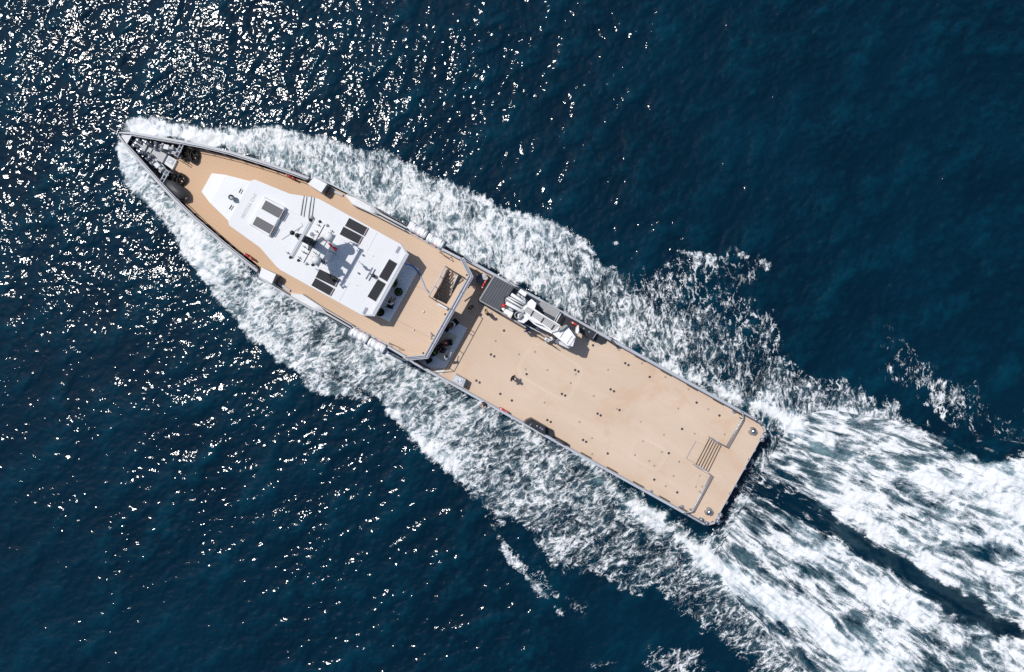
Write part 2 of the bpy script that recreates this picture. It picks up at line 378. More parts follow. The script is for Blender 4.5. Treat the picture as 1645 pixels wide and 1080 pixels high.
# ripples too small for the mesh
rp = T.n('VectorMath', {0: pos, 1: (1.0, 1.25, 1.0)}, operation='MULTIPLY').outputs[0]
patch = T.n('MapRange', {0: T.noise(pos, 0.16, 2.0, 0.5), 1: 0.35, 2: 0.65, 3: 0.45, 4: 1.1}).outputs[0]
r1 = T.noise(rp, 2.2, 2.0, 0.45, 0.4)
bh = T.math('MULTIPLY', r1, patch)
bmp = T.n('Bump', {'Strength': 1.0, 'Distance': 0.070, 'Height': bh})
fb_h = T.math('ADD', T.math('MULTIPLY', mask, 0.35), T.math('MULTIPLY', n, 0.06))
bmp2 = T.n('Bump', {'Strength': T.sstep(foamA, 0.1, 0.5), 'Distance': 0.16, 'Height': fb_h, 'Normal': bmp.outputs[0]})
L.new(bmp2.outputs[0], B.inputs['Normal'])
# the water's own mirror layer, fading out under foam
fre = T.n('Fresnel', {'IOR': 1.36, 'Normal': bmp2.outputs[0]}).outputs[0]
gl = T.n('BsdfAnisotropic', {'Roughness': T.n('MapRange', {0: T.math('ADD', mask, T.math('MULTIPLY', milkA, 0.35)), 1: 0.0, 2: 0.6, 3: 0.118, 4: 0.6}).outputs[0], 'Normal': bmp2.outputs[0]}, distribution='BECKMANN')
gf = T.math('MULTIPLY', fre, T.math('SUBTRACT', 1.0, T.sstep(mask, 0.0, 0.7)))
mixs = T.n('MixShader', {0: gf, 1: B.outputs[0], 2: gl.outputs[0]})
outn = [x for x in m_sea.node_tree.nodes if x.type == 'OUTPUT_MATERIAL'][0]
L.new(mixs.outputs[0], outn.inputs[0])
sea_me.materials.append(m_sea)
sea = bpy.data.objects.new('sea_water', sea_me); COL.objects.link(sea)
sea['kind'] = 'structure'; sea['label'] = 'deep blue sea with sun glitter and white wake foam round the ship'
# ------------------------------------------------------------------ ship frame: s from the bow aft, t towards port (lower left), z up
U = Vector((math.cos(TH), -math.sin(TH), 0)); V = Vector((-math.sin(TH), -math.cos(TH), 0))
O = Vector(((187 - 822.5) * (HC - 6.7) / FPX, -(213 - 540) * (HC - 6.7) / FPX, 0))
def W(s, t, z=0.0): return O + U * s + V * t + Vector((0, 0, z))
def at(px, py, z):                       # a point of the photograph at height z, as (s, t)
    k = (HC - z) / FPX
    p = Vector(((px - 822.5) * k, -(py - 540) * k, 0)) - O
    return (p.dot(U), p.dot(V))
def atw(px, py, z): s, t = at(px, py, z); return W(s, t, z)
DECK, UPPER, ROOF = 3.0, 5.5, 8.0

ORG = {}
def wloc(o): return ORG.get(o.name, Vector((0, 0, 0)))
def empty(name, loc, rotz=0.0, label=None, cat=None, group=None, parent=None):
    o = bpy.data.objects.new(name, None); COL.objects.link(o)
    o.empty_display_size = 0.3
    o.location = loc if parent is None else Vector(loc) - wloc(parent)
    o.rotation_euler = (0, 0, rotz)
    if parent: o.parent = parent
    ORG[o.name] = Vector(loc)
    tag(o, label, cat, group); return o
def tag(o, label=None, cat=None, group=None, kind=None):
    if label: o['label'] = label
    if cat: o['category'] = cat
    if group: o['group'] = group
    if kind: o['kind'] = kind
    return o
def link(name, bm, mats, parent=None, smooth=False, local=False):
    """one mesh object from a bmesh in world metres (or in the parent's own frame when local)"""
    me = bpy.data.meshes.new(name)
    if not local:
        if bm.verts:
            lo = Vector([min(v.co[i] for v in bm.verts) for i in range(3)]); hi = Vector([max(v.co[i] for v in bm.verts) for i in range(3)])
            org = Vector(((lo.x + hi.x) / 2, (lo.y + hi.y) / 2, lo.z))
        else: org = Vector((0, 0, 0))
        for v in bm.verts: v.co -= org
    if smooth:
        for f in bm.faces: f.smooth = True
    bm.to_mesh(me); bm.free()
    for m in (mats if isinstance(mats, (list, tuple)) else [mats]): me.materials.append(m)
    o = bpy.data.objects.new(name, me); COL.objects.link(o)
    if local:
        if parent: o.parent = parent
    else:
        o.location = org - (wloc(parent) if parent else Vector((0, 0, 0)))
        if parent: o.parent = parent
        ORG[o.name] = org
    return o
def BM(): return bmesh.new()
from mathutils.geometry import tessellate_polygon
def prism(bm, top, z0, z1, bot=None, mat=0, holes=(), ztop=None):
    """top: list of world (x, y); extruded z0..z1; bot: other outline for the foot; ztop: heights per vertex"""
    loops = [list(top)] + [list(h) for h in holes]
    bots = [list(bot) if bot else list(top)] + [list(h) for h in holes]
    allv = []; tv = []; bv = []
    k = 0
    for li, (L_, B_) in enumerate(zip(loops, bots)):
        t_ = []; b_ = []
        for i, (p, q) in enumerate(zip(L_, B_)):
            zz = ztop[i] if (ztop and li == 0) else z1
            t_.append(bm.verts.new((p[0], p[1], zz))); b_.append(bm.verts.new((q[0], q[1], z0)))
        tv += t_; bv += b_
        n = len(t_)
        for i in range(n):
            f = bm.faces.new((t_[i], t_[(i + 1) % n], b_[(i + 1) % n], b_[i])); f.material_index = mat
    tris = tessellate_polygon([[Vector((p[0], p[1], 0)) for p in L_] for L_ in loops])
    for tr in tris:
        for vs in ((tv[tr[0]], tv[tr[1]], tv[tr[2]]), (bv[tr[2]], bv[tr[1]], bv[tr[0]])):
            try: f = bm.faces.new(vs); f.material_index = mat
            except ValueError: pass
    bmesh.ops.recalc_face_normals(bm, faces=bm.faces[:])
def stp(pts): return [W(s, t).xy[:] for s, t in pts]           # ship points to world xy
def pxp(pts, z): return [atw(a, b, z).xy[:] for a, b in pts]   # photograph points at height z
def box(bm, s0, s1, t0, t1, z0, z1, mat=0): prism(bm, stp([(s0, t0), (s1, t0), (s1, t1), (s0, t1)]), z0, z1, mat=mat)
def bevel(bm, w=0.03, seg=2):
    try: bmesh.ops.bevel(bm, geom=[e for e in bm.edges if e.is_manifold and e.calc_face_angle(0) > 0.5], offset=w, segments=seg, affect='EDGES', profile=0.6, clamp_overlap=True)
    except Exception: pass
def tube(bm, pts, r=0.03, seg=8, mat=0, closed=False, caps=True):
    pts = [Vector(p) for p in pts]; n = len(pts); rings = []
    for i, p in enumerate(pts):
        if closed: d = pts[(i + 1) % n] - pts[i - 1]
        else: d = pts[min(i + 1, n - 1)] - pts[max(i - 1, 0)]
        d.normalize()
        a = d.cross(Vector((0, 0, 1)))
        if a.length < 0.05: a = d.cross(Vector((1, 0, 0)))
        a.normalize(); b = d.cross(a)
        rr = r[i] if isinstance(r, (list, tuple)) else r
        rings.append([bm.verts.new(p + (a * math.cos(k * 2 * math.pi / seg) + b * math.sin(k * 2 * math.pi / seg)) * rr) for k in range(seg)])
    for i in range(n if closed else n - 1):
        A = rings[i]; B_ = rings[(i + 1) % n]
        for k in range(seg):
            f = bm.faces.new((A[k], A[(k + 1) % seg], B_[(k + 1) % seg], B_[k])); f.material_index = mat; f.smooth = True
    if caps and not closed:
        f = bm.faces.new(rings[0][::-1]); f.material_index = mat
        f = bm.faces.new(rings[-1]); f.material_index = mat
def lathe(bm, c, prof, seg=16, mat=0, axis=None):
    """prof: (radius, height) pairs up the axis through c"""
    c = Vector(c); ax_ = Vector(axis).normalized() if axis is not None else Vector((0, 0, 1))
    a = ax_.orthogonal().normalized(); b = ax_.cross(a); rings = []
    for r, h in prof:
        if r < 1e-5: rings.append([bm.verts.new(c + ax_ * h)])
        else: rings.append([bm.verts.new(c + ax_ * h + (a * math.cos(k * 2 * math.pi / seg) + b * math.sin(k * 2 * math.pi / seg)) * r) for k in range(seg)])
    for A, B_ in zip(rings, rings[1:]):
        for k in range(seg):
            k2 = (k + 1) % seg
            vs = [A[k % len(A)], A[k2 % len(A)], B_[k2 % len(B_)], B_[k % len(B_)]]
            vs2 = []
            for v in vs:
                if v not in vs2: vs2.append(v)
            if len(vs2) >= 3:
                f = bm.faces.new(vs2); f.smooth = True; f.material_index = mat
    if len(rings[0]) > 2: bm.faces.new(rings[0][::-1]).material_index = mat
    if len(rings[-1]) > 2: bm.faces.new(rings[-1]).material_index = mat
def path_strip(bm, inner, outer, z0, z1, mat=0):
    """closed solid between two polylines of ship points (s, t)"""
    prism(bm, stp(inner + outer[::-1]), z0, z1, mat=mat)

# ------------------------------------------------------------------ materials
def paint(name, col, rough=0.45, var=0.05, scale=1.5, metal=0.0, spec=0.4, streak=False, bump=0.0, dirt=0.0, dcol=(0.25, 0.17, 0.11)):
    m, T, B = new_mat(name)
    L = m.node_tree.links
    g = T.n('NewGeometry').outputs['Position']
    n1 = T.noise(g, scale, 4.0, 0.6); n2 = T.noise(g, scale * 9, 3.0, 0.6)
    f = T.math('ADD', T.math('MULTIPLY', n1, 0.65), T.math('MULTIPLY', n2, 0.35))
    f = T.sstep(f, 0.32, 0.68)
    lo = tuple(c * (1 - var) for c in col) + (1,); hi = tuple(min(1, c * (1 + var)) for c in col) + (1,)
    c = T.mix(f, lo, hi)
    if dirt:
        d = T.sstep(T.noise(g, scale * 0.55, 6.0, 0.68, 0.8), 0.55, 0.78)
        c = T.mix(T.math('MULTIPLY', d, dirt), c, dcol + (1,))
    L.new(c, B.inputs['Base Color'])
    L.new(T.n('MapRange', {0: n1, 3: rough * 0.85, 4: min(1, rough * 1.15)}).outputs[0], B.inputs['Roughness'])
    B.inputs['Metallic'].default_value = metal
    B.inputs['Specular IOR Level'].default_value = spec
    if bump:
        L.new(T.n('Bump', {'Strength': 0.5, 'Distance': bump, 'Height': n2}).outputs[0], B.inputs['Normal'])
    return m
def deck_mat(name, c1, c2, wear, plank=0.0):
    """non-skid tan deck: fine grain, worn paler and darker drifts, rusty run-off stains"""
    m, T, B = new_mat(name); L = m.node_tree.links
    g = T.n('NewGeometry').outputs['Position']
    r = T.n('VectorRotate', {'Vector': g, 'Angle': TH}, rotation_type='Z_AXIS').outputs[0]
    st_ = T.n('VectorMath', {0: r, 1: (0.35, 1.0, 1.0)}, operation='MULTIPLY').outputs[0]
    a = T.sstep(T.noise(st_, 0.38, 5.0, 0.62, 0.5), 0.33, 0.70)
    c = T.mix(a, c1, c2)
    b = T.sstep(T.noise(r, 0.16, 7.0, 0.68, 1.5), 0.52, 0.70)
    c = T.mix(T.math('MULTIPLY', b, wear), c, (0.55, 0.37, 0.24, 1))
    e = T.sstep(T.noise(st_, 0.8, 7.0, 0.7, 0.6), 0.58, 0.72)
    c = T.mix(T.math('MULTIPLY', e, wear * 0.7), c, (0.72, 0.58, 0.46, 1))
    gr = T.noise(g, 22.0, 2.0, 0.7)
    c = T.mix(T.sstep(gr, 0.3, 0.7), T.mix(0.04, c, (0.25, 0.2, 0.16, 1)), c)
    if plank:
        sp_ = T.n('SeparateXYZ', {0: r}).outputs[0]
        fwd = T.sstep(sp_, -6.0, -26.0)
        c = T.mix(T.math('MULTIPLY', T.math('ADD', fwd, T.math('MULTIPLY', T.math('SUBTRACT', a, 0.5), 0.3), clamp=True), 0.85), c, (0.560, 0.375, 0.240, 1))
        sx = T.n('SeparateXYZ', {0: r}).outputs[1]
        w_ = T.math('ABSOLUTE', T.math('SUBTRACT', T.math('FRACT', T.math('DIVIDE', sx, plank)), 0.5))
        c = T.mix(T.math('MULTIPLY', T.sstep(w_, 0.40, 0.5), 0.12), c, (0.28, 0.17, 0.10, 1))
    L.new(c, B.inputs['Base Color']); B.inputs['Roughness'].default_value = 0.8; B.inputs['Specular IOR Level'].default_value = 0.15
    L.new(T.n('Bump', {'Strength': 0.4, 'Distance': 0.001, 'Height': gr}).outputs[0], B.inputs['Normal'])
    return m
M = {}
M['main_deck'] = deck_mat('tan_main_deck', (0.580, 0.445, 0.335, 1), (0.635, 0.495, 0.385, 1), 0.50)
M['upper_deck'] = deck_mat('tan_upper_deck', (0.600, 0.445, 0.325, 1), (0.640, 0.490, 0.370, 1), 0.22, plank=0.30)
M['white'] = paint('white_paint', (0.695, 0.70, 0.705), 0.8, 0.02, 0.7, spec=0.05, dirt=0.06, dcol=(0.5, 0.47, 0.42))
M['cap'] = paint('pale_grey_cap', (0.42, 0.44, 0.48), 0.55, 0.06, 1.2, dirt=0.10)
M['rail_grey'] = paint('light_grey_rail', (0.55, 0.57, 0.60), 0.35, 0.05, 3)
M['hull'] = paint('grey_hull_paint', (0.30, 0.32, 0.35), 0.4, 0.08, 0.8, dirt=0.12)
M['dark_hull'] = paint('darker_grey_rail', (0.20, 0.215, 0.24), 0.4, 0.08, 1.0)  # darker grey than the hull, for the fender rail
M['wall'] = paint('bulwark_slate_paint', (0.115, 0.125, 0.16), 0.5, 0.10, 1.3)
M['navy'] = paint('dark_navy_paint', (0.028, 0.04, 0.062), 0.45, 0.15, 1.5)
M['pit'] = paint('mooring_grey', (0.42, 0.43, 0.44), 0.6, 0.06, 2.0, dirt=0.15)
M['black'] = paint('black_rubber', (0.012, 0.012, 0.013), 0.6, 0.3, 4, spec=0.3)
M['fender'] = paint('dark_rubber_fender', (0.045, 0.046, 0.05), 0.5, 0.2, 2.5, spec=0.4, bump=0.004)
M['char'] = paint('charcoal_cover', (0.075, 0.08, 0.09), 0.65, 0.12, 1.5, spec=0.2)
M['darkbox'] = paint('blackish_steel', (0.016, 0.019, 0.025), 0.4, 0.2, 2)
M['steel'] = paint('polished_steel', (0.62, 0.62, 0.62), 0.18, 0.08, 4, metal=1.0)
M['dullsteel'] = paint('grey_steel', (0.30, 0.31, 0.34), 0.35, 0.1, 4, metal=0.6)
M['disc'] = paint('bluish_grey_lid', (0.22, 0.23, 0.29), 0.4, 0.1, 4)
M['socket'] = paint('dark_socket', (0.035, 0.033, 0.05), 0.5, 0.2, 5)
M['rust'] = paint('tan_grey_socket', (0.42, 0.32, 0.25), 0.6, 0.2, 5)
M['line'] = paint('pale_seam', (0.66, 0.54, 0.43), 0.7, 0.04, 3)
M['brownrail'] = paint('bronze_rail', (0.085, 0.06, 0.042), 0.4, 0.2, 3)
M['red'] = paint('red_plastic', (0.62, 0.035, 0.02), 0.4, 0.1, 3)
M['flagred'] = paint('red_cloth', (0.60, 0.012, 0.02), 0.7, 0.1, 3)
M['blue'] = paint('blue_plastic', (0.02, 0.13, 0.42), 0.4, 0.1, 3)
M['paleblue'] = paint('faded_blue_hose', (0.30, 0.42, 0.62), 0.5, 0.2, 6)
M['navycloth'] = paint('navy_cloth', (0.015, 0.02, 0.09), 0.8, 0.1, 3)
M['mat_grey'] = paint('pale_grey_mat', (0.86, 0.87, 0.88), 0.7, 0.03, 1.2)
M['beige'] = paint('beige_mat', (0.66, 0.62, 0.50), 0.85, 0.06, 2)
M['raft'] = paint('white_glassfibre', (0.86, 0.86, 0.86), 0.6, 0.02, 2, dirt=0.04, dcol=(0.45, 0.40, 0.33))
M['crane'] = paint('crane_white', (0.79, 0.79, 0.785), 0.6, 0.04, 2, dirt=0.14, dcol=(0.35, 0.31, 0.27))
M['crane_g'] = paint('crane_grey', (0.28, 0.28, 0.29), 0.45, 0.1, 2)
M['yellow'] = paint('yellow_label', (0.7, 0.5, 0.03), 0.5, 0.05, 3)
M['lime'] = paint('lime_cloth', (0.35, 0.75, 0.04), 0.8, 0.05, 3)
M['leaf'] = paint('leaf_green', (0.045, 0.11, 0.02), 0.5, 0.4, 6)
M['cloth_w'] = paint('white_shirt', (0.62, 0.63, 0.66), 0.9, 0.08, 6)
M['cloth_k'] = paint('black_shirt', (0.013, 0.014, 0.018), 0.9, 0.3, 6)
M['cloth_m'] = paint('maroon_shirt', (0.10, 0.012, 0.016), 0.9, 0.2, 6)
M['cloth_b'] = paint('royal_blue_shirt', (0.012, 0.05, 0.30), 0.9, 0.2, 6)
M['cloth_n'] = paint('dark_trousers', (0.02, 0.024, 0.035), 0.9, 0.2, 6)
M['khaki'] = paint('khaki_trousers', (0.22, 0.17, 0.11), 0.9, 0.15, 6)
M['skin'] = paint('skin', (0.50, 0.27, 0.19), 0.5, 0.06, 8)
M['hair'] = paint('dark_hair', (0.012, 0.009, 0.008), 0.6, 0.3, 12)
M['hairfair'] = paint('fair_hair', (0.35, 0.24, 0.12), 0.6, 0.2, 12)
def solar_mat(name, base, linec, dx, dy, rough, lw):
    m, T, B = new_mat(name); L = m.node_tree.links
    g = T.n('TexCoord').outputs['Object']
    sp = T.n('SeparateXYZ', {0: g})
    def ln(v, p, w):
        a = T.math('ABSOLUTE', T.math('SUBTRACT', T.math('FRACT', T.math('DIVIDE', v, p)), 0.5))
        return T.math('GREATER_THAN', a, 0.5 - w)
    l1 = ln(sp.outputs[0], dx, lw); l2 = ln(sp.outputs[1], dy, lw)
    k = T.math('MAXIMUM', T.math('MULTIPLY', l1, 0.25), l2)
    c = T.mix(k, base, linec)
    L.new(c, B.inputs['Base Color']); B.inputs['Roughness'].default_value = rough
    B.inputs['Specular IOR Level'].default_value = 0.12
    return m
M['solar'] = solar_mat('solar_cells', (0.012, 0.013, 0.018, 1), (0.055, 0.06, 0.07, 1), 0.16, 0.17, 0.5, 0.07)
M['solar_glare'] = solar_mat('glare_grey_cells', (0.115, 0.115, 0.122, 1), (0.15, 0.15, 0.155, 1), 0.16, 0.17, 0.5, 0.10)  # glare on the forward panels put into a greyer cell colour

# ------------------------------------------------------------------ the ship
ship = empty('ship', W(28, 0, 0), 0, 'long grey and white support ship with tan decks steaming across the sea', 'ship')
FORE = [(0.0, 0.05), (0.10, 0.20), (1.0, 0.62), (4.6, 1.88), (6.3, 2.43), (8.2, 2.95), (11.0, 3.55), (13.4, 3.98), (14.35, 4.13)]
MID = [(19.8, 4.42), (22.6, 4.42)]
AFT = [(27.35, 4.68), (54.7, 4.68), (55.15, 4.22)]
def hb(s):                                    # half beam of the hull at main deck level
    P_ = [(0, 0.05), (1, .5), (4.6, 1.75), (6.3, 2.35), (8.2, 2.9), (11, 3.55), (14.3, 4.25), (16, 4.5), (20, 4.62), (27.35, 4.68), (54.7, 4.68), (55.15, 4.22)]
    return float(np.interp(s, [a for a, _ in P_], [b for _, b in P_]))
bm = BM()
stations = [0.0, 0.4, 1, 2, 3, 4.6, 6.3, 8.2, 9.6, 11, 12.7, 14.35, 16, 18, 20, 23, 27.35, 27.36, 32, 40, 48, 54.7, 55.15]
rows = []
for s in stations:
    b = hb(s); k = min(1.0, 0.30 + s / 14.0)                  # flare: narrow on the waterline forward
    sw = s + max(0, 1.6 - s * 0.25)                            # raked stem
    if s <= 27.35: prof = [(-1.3, b * k * 0.6, sw), (0.0, b * k * 0.93, sw), (1.4, b * (k + 1) / 2 * 0.97, (s + sw) / 2), (3.0, b, s), (5.2, b + 0.0, s), (5.3, b - 0.06, s)]
    else: prof = [(-1.3, b * 0.7, s - 0.3 * (s > 54)), (0.0, b * 0.97, s), (1.4, b * 0.99, s), (2.9, b, s), (3.0, b, s), (3.001, b - 0.05, s)]
    rows.append(prof)
def hull_side(sg):
    prev = None
    for prof in rows:
        ring = [bm.verts.new(W(ss_, sg * bb, zz)) for zz, bb, ss_ in prof]
        if prev:
            for i in range(len(ring) - 1):
                try: bm.faces.new((prev[i], prev[i + 1], ring[i + 1], ring[i]))
                except ValueError: pass
        prev = ring
    return prev
pl_ = hull_side(1); pr_ = hull_side(-1)
for i in range(len(pl_) - 1): bm.faces.new((pl_[i], pl_[i + 1], pr_[i + 1], pr_[i]))
bmesh.ops.remove_doubles(bm, verts=bm.verts[:], dist=0.0005)
bmesh.ops.recalc_face_normals(bm, faces=bm.faces[:])
hull = link('hull', bm, M['hull'], ship)
# rubbing strake along each side
for sg in (1, -1):
    bm = BM()
    prev = [(s, hb(s)) for s in (1, 3, 4.6, 6.3, 8.2, 11, 14.3, 16, 20, 27.35, 40, 54.6)]
    path_strip(bm, [(s, sg * (b - 0.02)) for s, b in prev], [(s, sg * (b + 0.10)) for s, b in prev], 2.62, 2.84)
    link('rubbing_strake', bm, M['hull'], ship)

# decks
UD = [(4.55, 1.72), (8.0, 2.62), (12.0, 3.44), (13.8, 3.68), (14.6, 4.05), (16.0, 4.30), (17.0, 4.40), (18.2, 4.20), (22.6, 4.26), (27.3, 4.26), (28.55, 3.5)]
deck_poly = UD + [(s, -t) for s, t in UD[::-1]]
stair_hole = [at(a, b, UPPER) for a, b in [(721.5, 432), (742, 445.5), (724, 478), (717.5, 489), (695.5, 478)]]
bm = BM()
prism(bm, stp(deck_poly), UPPER - 0.16, UPPER, holes=[stp(stair_hole)])
link('upper_deck', bm, M['upper_deck'], ship)
bm = BM()
MD = [(24.0, 4.58), (54.68, 4.60), (55.10, 4.18)]
prism(bm, stp(MD + [(s, -t) for s, t in MD[::-1]]), 2.86, DECK)
link('main_deck', bm, M['main_deck'], ship)
# house under the upper deck (its after wall stands in the shade)
bm = BM(); box(bm, 8.0, 25.6, -2.6, 2.6, 2.9, 5.33); link('lower_house', bm, M['white'], ship)

# forward bulwark: wall and cap, each side
FW = [(0.02, 0.02), (0.12, 0.10), (1.0, 0.50), (4.6, 1.76), (6.3, 2.31), (8.2, 2.83), (11.0, 3.42), (13.4, 3.84), (14.35, 3.98)]
for sg, side in ((-1, 'far'), (1, 'near')):
    bm = BM(); path_strip(bm, [(s, sg * (t - 0.05)) for s, t in FW[1:]], [(s, sg * (t + 0.03)) for s, t in FW[1:]], 4.3, 6.52)
    link('bulwark', bm, M['wall'], ship)
    bm = BM(); path_strip(bm, [(s, sg * (t - 0.06)) for s, t in FW[1:]], [(s, sg * (t + 0.04)) for s, t in FW[1:]], 6.523, 6.60)
    link('bulwark_cap', bm, M['cap'], ship)
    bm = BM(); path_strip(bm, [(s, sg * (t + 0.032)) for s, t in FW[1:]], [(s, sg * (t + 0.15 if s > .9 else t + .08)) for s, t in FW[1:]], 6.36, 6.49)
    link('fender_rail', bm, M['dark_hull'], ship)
    # pipe rail standing just inside the cap
    bm = BM(); tube(bm, [W(s, sg * (t - 0.16), 6.70) for s, t in FW[2:]], 0.028, 6)
    for s in np.arange(1.4, 14.2, 1.25):
        t = float(np.interp(s, [a for a, _ in FW], [b for _, b in FW])); tube(bm, [W(s, sg * (t - 0.16), 5.5 if s > 4.7 else 5.2), W(s, sg * (t - 0.16), 6.70)], 0.022, 6)
    link('pipe_rail', bm, M['rail_grey'], ship)
    # side shell between the hull and the cap (flared topside)
    bm = BM(); out_ = [(s, sg * (hb(s) - 0.07)) for s, _ in FW[2:]]; inn = [(s, sg * (t + 0.028)) for s, t in FW[2:]]
    path_strip(bm, [(s, sg * (t - 0.0)) for s, t in FW[2:]], [(s, sg * (t + 0.034)) for s, t in FW[2:]], 5.1, 6.35)
    link('topside_strip', bm, M['hull'], ship)
# breasthook plate in the eyes of the bow
bm = BM(); prism(bm, stp([(0.25, -0.08), (0.95, -0.40), (0.95, 0.40), (0.25, 0.08)]), 6.30, 6.40); link('breasthook', bm, M['white'], ship)
bm = BM(); tube(bm, [W(0.25, 0, 6.6), W(-0.45, -0.05, 6.95)], 0.03, 6); link('jackstaff', bm, M['rail_grey'], ship)

# widening of the bulwark amidships: jog, air vent box, recess and scoop, mirrored
for sg in (-1, 1):
    cap = [(14.30, 4.02), (14.55, 4.42), (16.0, 4.53), (18.0, 4.60), (19.2, 4.60), (20.3, 4.38), (22.6, 4.40)]
    bm = BM(); path_strip(bm, [(s, sg * (t - 0.09)) for s, t in cap], [(s, sg * (t + 0.03)) for s, t in cap], 6.0, 6.08); link('bulwark_cap', bm, M['cap'], ship)
    bm = BM(); path_strip(bm, [(s, sg * (t - 0.05)) for s, t in cap], [(s, sg * (t - 0.01)) for s, t in cap], 5.1, 5.997); link('bulwark', bm, M['wall'], ship)
    bm = BM(); path_strip(bm, [(s, sg * (t - 0.03)) for s, t in cap[1:]], [(s, sg * (t + 0.10)) for s, t in cap[1:]], 4.9, 5.05); link('fender_rail', bm, M['hull'], ship)
    # ledge outside the deck edge
    bm = BM(); prism(bm, stp([(14.4, sg * 3.75), (14.6, sg * 4.35), (16.0, sg * 4.47), (18.2, sg * 4.54), (19.2, sg * 4.54), (20.3, sg * 4.32), (18.2, sg * 4.0), (17.0, sg * 4.2), (15.9, sg * 4.1)]), 5.05, 5.32); link('side_ledge', bm, M['wall'], ship)
    # vent box, the shade on its after face painted as a charcoal panel
    bm = BM()
    prism(bm, stp([(14.42, sg * 3.62), (15.75, sg * 3.52), (15.82, sg * 4.34), (14.60, sg * 4.32)]), 5.5, 6.62, ztop=[6.35, 6.62, 6.62, 6.35]); bevel(bm, 0.05)
    vb = link('vent_box', bm, M['white'], ship)
    bm = BM(); box(bm, 15.84, 15.88, sg * 3.62 if sg > 0 else -4.25, sg * 4.25 if sg > 0 else -3.62, 5.65, 6.5)
    link('shade_panel', bm, M['char'], vb)
    # white scoop ramp
    bm = BM()
    prism(bm, stp([(17.1, sg * 4.30), (18.1, sg * 3.94), (19.6, sg * 4.08), (20.3, sg * 4.27), (19.3, sg * 4.50), (18.2, sg * 4.51), (17.3, sg * 4.49)]), 5.33, 5.9,
          ztop=[5.55, 5.95, 5.98, 5.80, 5.95, 5.95, 5.85]); bevel(bm, 0.03)
    link('side_fairing', bm, M['white'], ship)
    # inner coaming along the deck edge from the scoop aft to the rafts, double rail
    bm = BM(); path_strip(bm, [(18.1, sg * 3.90), (19.6, sg * 4.02), (22.6, sg * 4.12)], [(18.1, sg * 3.97), (19.6, sg * 4.09), (22.6, sg * 4.19)], 5.5, 6.25); link('coaming', bm, M['cap'], ship)
    bm = BM(); path_strip(bm, [(15.9, sg * 4.02), (17.0, sg * 4.12)], [(15.9, sg * 4.20), (17.0, sg * 4.28)], 5.5, 5.66); link('coaming', bm, M['cap'], ship)
    bm = BM(); tube(bm, [W(19.6, sg * 4.28, 6.3), W(22.6, sg * 4.30, 6.3)], 0.03, 6); link('pipe_rail', bm, M['rail_grey'], ship)
# tyre-like bobbles of the guard rope along the near side and far side
for sg in (-1, 1):
    bm = BM(); tube(bm, [W(19.2 + 0.3 * i, sg * (4.66 + 0.02 * (i % 2)), 3.9 + 0.05 * (i % 2)) for i in range(13)], [0.05 if i % 2 else 0.085 for i in range(13)], 6); link('guard_rope', bm, M['black'], ship)

# after end of the upper deck: bulwark with broad grey cap
AE = [(27.25, 4.30), (28.50, 3.46), (28.50, -3.46), (27.25, -4.30)]
AO = [(27.55, 4.50), (28.84, 3.62), (28.84, -3.62), (27.55, -4.50)]
bm = BM(); path_strip(bm, AE, AO, 6.1, 6.22); bevel(bm, 0.02, 1); link('after_bulwark_cap', bm, M['cap'], ship)
AI = [(27.33, 4.36), (28.60, 3.50), (28.60, -3.50), (27.33, -4.36)]
AI2 = [(27.45, 4.44), (28.72, 3.57), (28.72, -3.57), (27.45, -4.44)]
bm = BM(); path_strip(bm, AI, AI2, 5.2, 6.097); link('after_bulwark', bm, M['cap'], ship)
bm = BM(); path_strip(bm, [(s + .12, t * 1.0) for s, t in AI2], [(s + .19, t * 1.0) for s, t in AI2], 6.225, 6.26); link('cap_strip', bm, M['disc'], ship)
for dd, zz in ((0.0, 6.30), (0.20, 6.27)):
    bm = BM(); tube(bm, [W(s + dd, t, zz) for s, t in AI], 0.022, 6); link('cap_rail', bm, M['wall'], ship)
for sg in (-1, 1):
    bm = BM(); path_strip(bm, [(25.75, sg * 4.18), (27.25, sg * 4.22)], [(25.75, sg * 4.34), (27.42, sg * 4.40)], 5.5, 6.2); link('after_bulwark', bm, M['cap'], ship)
    bm = BM(); path_strip(bm, [(22.6, sg * 4.14), (25.9, sg * 4.14)], [(22.6, sg * 4.24), (25.9, sg * 4.24)], 5.5, 5.72); link('coaming', bm, M['cap'], ship)
    bm = BM(); tube(bm, [W(25.7, sg * 4.1, 5.52), W(25.7, sg * 3.95, 6.2), W(26.6, sg * 3.90, 6.2), W(26.6, sg * 4.1, 5.52)], 0.025, 6); link('gate_hoop', bm, M['brownrail'], ship)
for (a, b) in [(750, 442), (715.2, 505), (680, 567.5)]:
    bm = BM(); lathe(bm, atw(a, b, 6.225), [(0.075, 0), (0.075, 0.03), (0.0, 0.05)], 12); link('cap_light', bm, M['darkbox'], ship)
# joints across the after cap
for tt in (-2.1, -0.6, 0.9, 2.4):
    bm = BM(); box(bm, 28.52, 28.83, tt - 0.02, tt + 0.02, 6.222, 6.24); link('cap_joint', bm, M['wall'], ship)

